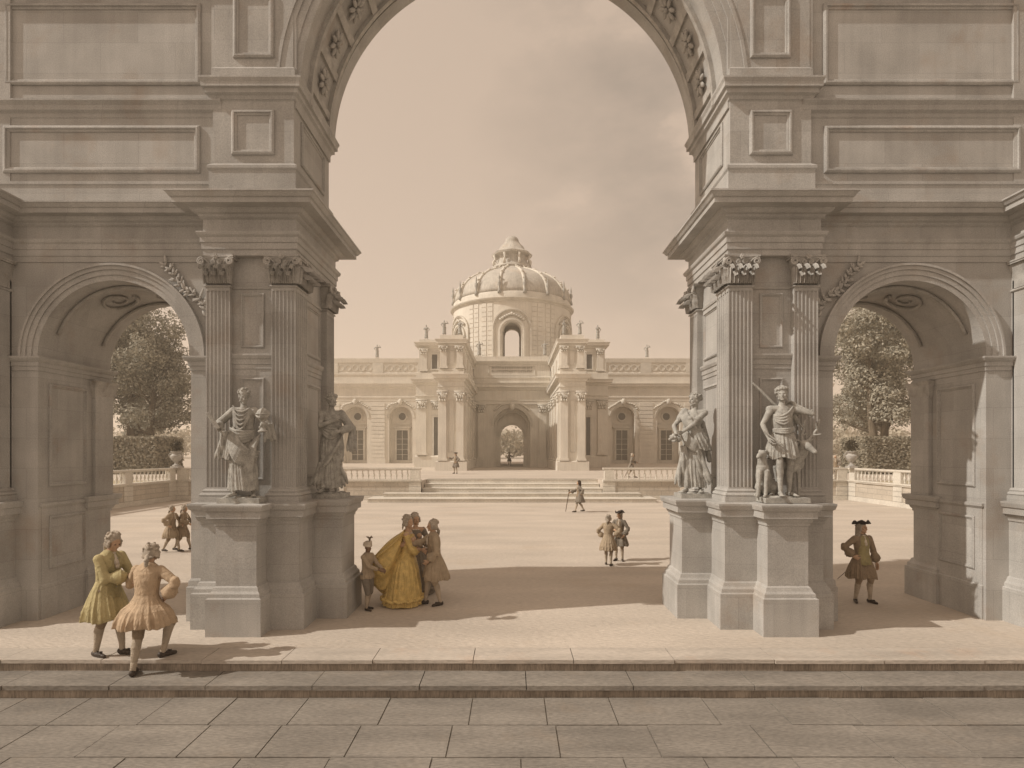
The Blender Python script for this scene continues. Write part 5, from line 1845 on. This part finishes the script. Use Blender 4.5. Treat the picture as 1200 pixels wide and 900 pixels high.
def stone_hair(m, B, style, seed=1):
    Mh, c = B.hm, B.hc
    def q(x, y, z): return c + Mh @ Vector((x, y, z))
    rn = random.Random(seed)
    m.ell(q(0, .022, .04), (.084, .10, .088), Mh, 16, 10)
    for k in range(60):
        a = rn.uniform(-2.5, 2.5); e = rn.uniform(-.25, 1.4)
        r = (.09 * math.sin(a) * math.cos(e), .025 + .102 * math.cos(a) * math.cos(e) if abs(a) < 1.7 else .0 - .075 * abs(math.cos(a)) * math.cos(e), .045 + .092 * math.sin(e))
        if e < .15 and abs(a) > 2.0: continue
        m.ell(q(*r), (.019, .019, .016), Mh, 7, 5)
    if style == 'bun':
        m.ell(q(0, .12, .02), (.045, .045, .04), Mh, 10, 7)
    if style == 'long':
        for s in (-1, 1):
            m.chain([q(s * .06, .07, -.03), q(s * .085, .06, -.10), q(s * .09, .03, -.17)], [.03, .028, .018], 8)
        m.chain([q(0, .10, -.02), q(0, .11, -.12), q(0, .10, -.2)], [.05, .045, .025], 10)
    if style == 'crown':
        for k in range(7):
            a = -1.2 + k * .4
            m.ell(q(.09 * math.sin(a), -.088 * math.cos(a) + .01, .085 + .008 * (k % 2)), (.024, .018, .028), Mh, 8, 6)


def plinth_rock(m, w, d, h=.09, seed=1):
    rn = random.Random(seed)
    for k in range(16):
        m.ell((rn.uniform(-w, w) * .8, rn.uniform(-d, d) * .7, h + .0), (rn.uniform(.06, .13), rn.uniform(.05, .1), rn.uniform(.015, .035)), None, 9, 6)


def ribbon_fall(m, a, b, w, n=4, amp=.04, thick=.03, seed=1):
    """hanging cloth from a to b made of parallel deep folds"""
    a, b = Vector(a), Vector(b); rn = random.Random(seed)
    for k in range(n):
        o = (k / (n - 1) - .5) * w if n > 1 else 0
        pts = []
        ln = rn.uniform(.85, 1.08)
        for i in range(8):
            q = i / 7
            p = a.lerp(a + (b - a) * ln, q) + Vector((o * (.6 + .6 * q) + amp * .4 * math.sin(q * 5 + k * 2), amp * math.sin(q * 4 + k * 1.7), 0))
            pts.append(p)
        m.chain(pts, [thick * rn.uniform(.7, 1.2)] * 3 + [thick * 1.1] * 3 + [thick, thick * .6], 8)


def swags(m, a, b, n, sag, out, spread, r=.018):
    """diagonal rolls of cloth across the body"""
    a, b = Vector(a), Vector(b)
    for k in range(n):
        o = Vector(spread) * (k - (n - 1) / 2)
        pts = []
        for i in range(11):
            q = i / 10
            pts.append(a.lerp(b, q) + o * (1 - .5 * abs(q - .5)) + Vector((0, -out * math.sin(q * math.pi), -sag * (1 + .25 * k) * math.sin(q * math.pi))))
        m.chain(pts, [r * (.7 + .5 * math.sin(i / 10 * math.pi)) for i in range(11)], 8)


def gown_rings(B, top, hem, w0=.135, w1=.24, seed=1, amp=.09, cxh=0., cyh=0., n=14, hipw=.19, dpt=.8):
    P, U = B.pel, B.up; rows = []
    for i in range(n + 1):
        z = top + (hem - top) * i / n
        if z > P.z: t = (z - P.z) / U.z; x, y = P.x + U.x * t, P.y + U.y * t
        else:
            q = (P.z - z) / P.z; x, y = P.x * (1 - q) + cxh * q, P.y * (1 - q) + cyh * q
        if z > 1.06: r = w0 + .02 * math.sin((z - 1.06) * 8)
        elif z > .9: r = w0 + (hipw - w0) * (1.06 - z) / .16
        else: r = hipw + (w1 - hipw) * ((.9 - z) / (.9 - min(hem, .2))) ** 1.2
        a = amp * min(1, .25 + (top - z) / (top - hem))
        rows.append((x, y, z, r, r * dpt, a))
    return rows


VX = .006


def statue(label, loc, rz, h, B, parts, slab, hair, hands_dirs=(None, None), curl=(.7, .7), female=True, seed=1):
    s = h / 1.78
    t = thing('statue', label, 'statue', loc, 0, 'statues on the pedestals of the gateway')
    T = Matrix.Translation((0, 0, .10)) @ Matrix.Rotation(R(rz), 4, 'Z') @ Matrix.Scale(s, 4)

    def put(name, me):
        me.transform(T); return mesh_obj(name, me, SM, t)
    put('body', body_mesh(B, VX, female, True, hands_dirs=hands_dirs, curl=curl))
    hm_ = MB(); stone_hair(hm_, B, hair, seed)
    put('hair', remesh(hm_, VX, 0))
    for name, mb_ in parts.items():
        put(name, remesh(mb_, VX, 0))
    m = MB().box(-slab[0], slab[0], -slab[1], slab[1], .0, .085)
    m.build('base_slab', SM, t, world=False)
    m = MB(); plinth_rock(m, slab[0] * .8, slab[1] * .8, .09, seed)
    mesh_obj('rocky_ground', remesh(m, .01, 1), SM, t)
    return t


# left outer statue: long robe, book at the hip, globe on a stand held out
B = solve(hands=((-.27, -.20, 1.06), (.34, -.22, 1.10)), elbows=((-1, .4, -.4), (.9, .3, -1)), feet=((-.10, -.16, 0, -16), (.12, .04, 0, 25)), lean=(.02, -.01), pel=(-.02, 0, .93), head=(26, 14, 4), knees=((-.1, -1, 0), (.3, -1, 0)), sw=.165)
r1 = MB(); cloth_loft(r1, gown_rings(B, 1.40, .10, .15, .235, 3, .10, -.01, -.03), 3, 8, 120, .5)
for i in (0, 1): r1.chain([B.sh[i], B.sh[i].lerp(B.el[i], .5), B.el[i], B.el[i].lerp(B.wr[i], .35)], [.068, .062, .064, .06], 12)
ribbon_fall(r1, B.el[1] + Vector((.05, -.06, 0)), B.el[1] + Vector((.08, -.05, -.26)), .14, 5, .02, .026, 2)
swags(r1, (-.13, -.12, 1.38), (.13, -.12, 1.34), 5, .10, .045, (0, 0, -.045), .014)
r2 = MB()
cloth_loft(r2, [(-.07, -.01, 1.03, .13, .125, .03), (-.09, -.01, .95, .17, .16, .08), (-.10, -.02, .8, .19, .17, .12), (-.11, -.03, .68, .19, .17, .15), (-.12, -.03, .60, .20, .17, .17)], 8, 7, 96, .6)
swags(r2, (.17, -.05, 1.0), (-.18, -.10, 1.04), 5, .05, .10, (0, 0, -.035), .022)
swags(r2, (-.16, -.12, .98), (.20, -.03, .60), 7, .06, .16, (.018, 0, .055), .024)
swags(r2, (.20, -.02, .95), (.10, -.1, .30), 5, -.04, .10, (.035, 0, .02), .026)
ribbon_fall(r2, (-.27, -.10, 1.02), (-.31, -.06, .62), .16, 6, .03, .028, 5)
bk = MB(); Mb = Matrix.Rotation(R(-35), 3, 'Y') @ Matrix.Rotation(R(20), 3, 'Z')
bb = MB().box(-.03, .03, -.10, .10, -.15, .15); bb.v = [tuple(Mb @ Vector(p) + Vector((-.37, -.24, 1.18))) for p in bb.v]; bk.merge(bb)
gl = MB(); gc = Vector((.40, -.28, 1.30))
gl.ell(gc, (.095, .095, .095), None, 22, 14)
for ax_ in range(3):
    Mx = Matrix.Rotation(R(35 + 60 * ax_), 3, 'XYZ'[ax_])
    gl.tube([gc + Mx @ Vector((.10 * math.cos(k * math.pi / 12), .10 * math.sin(k * math.pi / 12), 0)) for k in range(25)], .011, 6)
gl.lathe([(.07, 1.02), (.075, 1.04), (.045, 1.06), (.028, 1.09), (.045, 1.14), (.028, 1.18), (.05, 1.21), (.06, 1.23)], (gc.x, gc.y), 16)
statue('robed statue holding out a globe on the outer left pedestal', (-4.675, 10.43, 2.228), 2, 1.94, B, {'robe': r1, 'mantle': r2, 'book': bk, 'globe': gl}, (.36, .25), 'bun', ((None), ((.5, -.5, .1), (-.2, .3, 1))), seed=3)

# left inner statue: wrapped from head to foot in long drapery, arm across the breast
B = solve(hands=((.06, -.22, 1.24), (.14, -.20, 1.06)), elbows=((-1, -.1, -.6), (1, .3, -.4)), feet=((-.14, -.10, 0, -20), (.10, -.06, 0, 12)), lean=(.01, 0), pel=(.0, 0, .93), head=(30, -4, 0), sw=.165)
r1 = MB(); cloth_loft(r1, gown_rings(B, 1.34, .08, .155, .23, 5, .09, -.03, .02), 5, 9, 120, .35)
ribbon_fall(r1, (-.12, -.12, .5), (-.22, -.12, .09), .2, 6, .02, .03, 8)
ribbon_fall(r1, (.1, -.1, .5), (.16, -.02, .1), .2, 6, .02, .03, 9)
r2 = MB()
cloth_loft(r2, [(0, .01, 1.30, .165, .125, .02), (.01, 0, 1.18, .175, .14, .04), (.02, 0, 1.0, .185, .15, .06), (.02, 0, .8, .20, .17, .09), (.03, .0, .66, .19, .17, .13), (.03, 0, .55, .17, .16, .17)], 11, 7, 110, 1.4)
swags(r2, (-.20, -.06, 1.18), (.17, -.06, 1.10), 5, .06, .11, (0, 0, -.04), .022)
swags(r2, (.20, -.02, 1.05), (-.16, -.06, .55), 8, .08, .15, (.02, 0, .055), .022)
r2.chain([B.sh[1], B.el[1], B.el[1].lerp(B.wr[1], .7)], [.075, .075, .07], 12)
ribbon_fall(r2, B.el[1] + Vector((.03, 0, 0)), B.el[1] + Vector((.03, .02, -.45)), .12, 5, .02, .028, 3)
statue('statue wrapped in long drapery, one arm across its breast, on the inner left pedestal', (-3.52, 11.62, 2.224), 14, 1.98, B, {'gown': r1, 'mantle': r2}, (.30, .27), 'crown', seed=5)

# right inner statue: looks to the left, bare shoulder, both hands gathered at the left hip
B = solve(hands=((-.24, -.24, .99), (-.17, -.30, 1.0)), elbows=((-1, .3, -.5), (.8, .5, -.6)), feet=((-.10, -.12, 0, -20), (.12, .02, 0, 10)), lean=(.01, -.01), pel=(.02, 0, .93), head=(-48, 2, 0), sw=.165, knees=((-.3, -1, 0), (.1, -1, 0)))
r1 = MB(); cloth_loft(r1, gown_rings(B, 1.10, .09, .15, .22, 7, .11, -.02, .02), 7, 9, 120, .45)
ribbon_fall(r1, (-.12, -.13, .78), (-.17, -.14, .12), .16, 5, .03, .03, 12)
ribbon_fall(r1, (.08, -.12, .7), (.2, -.05, .10), .2, 6, .03, .032, 14)
r2 = MB()
cloth_loft(r2, [(.02, 0, 1.09, .15, .125, .03), (.03, 0, 1.0, .19, .16, .09), (.05, 0, .9, .22, .19, .13), (.07, .01, .8, .23, .20, .16), (.09, .02, .73, .22, .2, .18)], 15, 8, 110, 1.0)
swags(r2, (-.16, -.10, 1.06), (.22, -.02, .80), 7, .07, .13, (.01, 0, .04), .021)
r3 = MB(); swags(r3, (-.16, -.05, 1.40), (.04, -.11, 1.06), 6, .02, .06, (.028, 0, .01), .017)
r3.chain([B.sh[0] + Vector((0, 0, .02)), B.sh[0].lerp(B.el[0], .4)], [.075, .07], 12)
r3.chain([(.14, .09, 1.2), (.2, .1, .9), (.26, .1, .55)], [.05, .07, .04], 10)
fl = MB(); rn = random.Random(2)
for k in range(22): fl.ell((-.27 + rn.uniform(-.07, .07), -.30 + rn.uniform(-.06, .06), .93 + rn.uniform(-.05, .06)), (.032, .03, .03), None, 8, 6)
statue('statue looking left with a bare shoulder and gathered hands on the inner right pedestal', (3.52, 11.62, 2.224), -24, 2.0, B, {'skirt': r1, 'mantle': r2, 'shoulder_drape': r3, 'posy': fl}, (.30, .27), 'bun', curl=(.9, .9), seed=8)

# right outer statue: huntress with a bow behind her shoulders, hound and stag at her feet
B = solve(hands=((-.25, -.16, .92), (.24, -.02, 1.43)), elbows=((-1, .3, 0), (1, -.2, -1)), feet=((-.07, -.16, 0, -12), (.12, .0, 0, 22)), lean=(-.01, 0), pel=(.02, 0, .94), head=(-18, -6, -4), sw=.17, knees=((.05, -1, 0), (.25, -1, 0)))
r1 = MB()
cloth_loft(r1, [(0, -.005, 1.30, .15, .125, .03), (0, -.01, 1.2, .155, .135, .05), (.01, 0, 1.08, .145, .125, .06), (.015, 0, 1.03, .14, .12, .03), (.02, 0, .96, .18, .155, .08), (.02, 0, .82, .22, .19, .12), (.02, .0, .68, .24, .21, .15), (.02, 0, .60, .25, .22, .17)], 17, 9, 120, .3)
swags(r1, (-.12, -.10, 1.22), (.16, -.06, 1.38), 4, .06, .07, (0, 0, -.035), .017)
swags(r1, (-.15, -.08, 1.04), (.16, -.08, 1.06), 3, .02, .085, (0, 0, -.025), .018)
r1.chain([(.14, .06, 1.36), (.17, .09, 1.0), (.2, .1, .6)], [.05, .06, .05], 10)
r1.ell((-.16, .03, 1.38), (.07, .08, .06), None, 10, 8)
bo = MB(); bp = []
for k in range(21):
    q = k / 20
    bp.append(Vector((-.40, .10, 1.80)).lerp(Vector((.50, .06, 1.36)), q) + Vector((-.2, .0, -.36)) * .42 * math.sin(q * math.pi) + Vector((0, 0, .05 * math.sin(q * 2 * math.pi))))
bo.chain(bp, [.016 + .010 * math.sin(k / 20 * math.pi) for k in range(21)], 8)
bo.cap((.10, .14, 1.52), .05, (.30, .14, 1.18), .045, 10)
for k in range(4): bo.cap((.08 + .02 * k, .14, 1.54), .012, (.02 + .025 * k, .13, 1.64), .018, 6)
ar = MB()
for k in range(3): ar.cap((-.33 + .02 * k, -.2, 1.02 - .02 * k), .013, (-.10 + .02 * k, -.26, .82 - .01 * k), .016, 7)
st_ = MB()      # stag behind her, head to the right
st_.ell((.12, .13, .50), (.22, .12, .16), Matrix.Rotation(R(-15), 3, 'Y'), 14, 10)
st_.chain([(.20, .10, .58), (.27, .06, .70), (.29, .02, .80)], [.11, .09, .07], 12)
st_.chain([(.29, .02, .82), (.33, -.05, .77), (.385, -.11, .70)], [.072, .055, .036], 12)
for s in (-1, 1):
    st_.chain([(.29 + s * .05, .03, .86), (.29 + s * .12, .03, .90)], [.022, .01], 7)
    st_.chain([(.30 + s * .03, .03, .86), (.33 + s * .07, .03, .96), (.38 + s * .09, .03, 1.06), (.40 + s * .10, .03, 1.20)], [.022, .020, .018, .013], 7)
    st_.chain([(.33 + s * .07, .03, .96), (.40 + s * .10, -.02, .98)], [.017, .011], 6)
    st_.chain([(.38 + s * .09, .03, 1.06), (.33 + s * .11, .0, 1.15)], [.017, .011], 6)
st_.xform(lambda p: Vector((p.x * 1.12 + .03, p.y - .02, p.z * 1.0)))
for (x, y) in ((.28, .06), (.22, .16), (.02, .10), (-.02, .18)): st_.chain([(x, y, .45), (x + .02, y, .24), (x + .01, y, .02)], [.045, .026, .024], 9)
dg_ = MB()      # hound sitting at her right side
dg_.chain([(-.20, .10, .14), (-.25, .02, .30), (-.28, -.04, .42)], [.12, .105, .085], 14)
dg_.chain([(-.28, -.04, .44), (-.30, -.08, .56), (-.30, -.10, .62)], [.075, .06, .058], 12)
dg_.chain([(-.30, -.10, .62), (-.36, -.16, .60), (-.39, -.20, .575)], [.058, .036, .026], 12)
for s in (-1, 1): dg_.chain([(-.28 + s * .04, -.06, .66), (-.25 + s * .07, -.03, .60)], [.022, .018], 7)
for s in (-1, 1):
    dg_.chain([(-.29 + s * .05, -.09, .36), (-.31 + s * .05, -.12, .18), (-.32 + s * .05, -.13, .02)], [.045, .028, .026], 9); dg_.cap((-.32 + s * .05, -.13, .02), .026, (-.35 + s * .05, -.18, .01), .02, 8)
    dg_.chain([(-.18 + s * .08, .10, .16), (-.23 + s * .10, -.02, .13), (-.2 + s * .10, .08, .03), (-.27 + s * .1, -.02, .01)], [.075, .05, .03, .022], 10)
statue('huntress statue with a bow, a hound and an antlered stag on the outer right pedestal', (4.70, 10.43, 2.235), -4, 1.96, B, {'tunic': r1, 'bow_and_quiver': bo, 'arrows': ar, 'stag': st_, 'hound': dg_.xform(lambda p: Vector((p.x * 1.15 + .02, p.y * 1.1, p.z * 1.08)))}, (.38, .27), 'crown', curl=(1.0, .8), seed=11)


# ------------------------------------------------------------------ small sculptures along the palace skyline
def roof_statue(label, x, y, z, h, rz, v=0, first=None):
    if first is not None:
        t = copy_tree(first)
        t.location = (x, y, z); t.rotation_euler = (0, 0, R(rz)); t.scale = (h / 1.6,) * 3
        t['label'] = label
        return t
    t = thing('roof_sculpture', label, 'sculpture', (x, y, z), R(rz), 'stone sculptures on the roofline of the palace')
    t.scale = (h / 1.6,) * 3
    if v == 0: B = solve(hands=((-.24, -.1, 1.0), (.3, -.2, 1.5)), elbows=((-1, .3, 0), (1, 0, -.5)), feet=FEET0, head=(10, 0, 0))
    else: B = solve(hands=((-.05, -.25, 1.2), (.25, -.05, .95)), elbows=((-1, .1, -.4), (1, .3, 0)), feet=((-.12, -.1, 0, -10), (.12, .05, 0, 10)), head=(-20, 0, 0))
    me = body_mesh(B, .03, True, True, thick=1.2); me.transform(Matrix.Translation((0, 0, .12))); mesh_obj('figure', me, ST['statue'], t)
    m = MB(); cloth_loft(m, gown_rings(B, 1.32, .15, .16, .24, 3 + v, .1), 3 + v, 6, 64, .5)
    swags(m, (-.16, -.1, 1.3), (.2, -.04, .8), 4, .08, .1, (.02, 0, .06), .035)
    me = remesh(m, .03, 0); me.transform(Matrix.Translation((0, 0, .12))); mesh_obj('drapery', me, ST['statue'], t)
    m = MB().box(-.26, .26, -.24, .24, 0, .14); m.build('base', PT, t, world=False)
    return t


zB, zT, zA, zW = EB2 + .46, E2 + .4, cz(417.9), wz(419.8)
r0 = r1_ = None
for s, side in ((-1, 'left'), (1, 'right')):
    sp = [(px(441, 100), 100.6, zW, 2.1, 20, f'small sculpture alone on the parapet of the {side} palace wing'),
          (-10.9, 76, zT, 1.75, -10, f'small sculpture on the tower bay outside the {side} portico'),
          (-6.95, 61.3, zB, 1.45, 15, f'small sculpture on the outer corner of the {side} portico roof'),
          (-5.35, 61.3, zB, 1.45, -25, f'small sculpture on the inner corner of the {side} portico roof'),
          (-4.2, 76.5, zA, 1.8, 5, f'small sculpture at the {side} end of the central attic below the dome')]
    for k, (x, y, z, h, rz, lab) in enumerate(sp):
        if k % 2 == 0:
            t = roof_statue(lab, -s * x * -1 if False else (x if s < 0 else -x), y, z, h, rz * -s, 0, r0); r0 = r0 or t
        else:
            t = roof_statue(lab, x if s < 0 else -x, y, z, h, rz * -s, 1, r1_); r1_ = r1_ or t
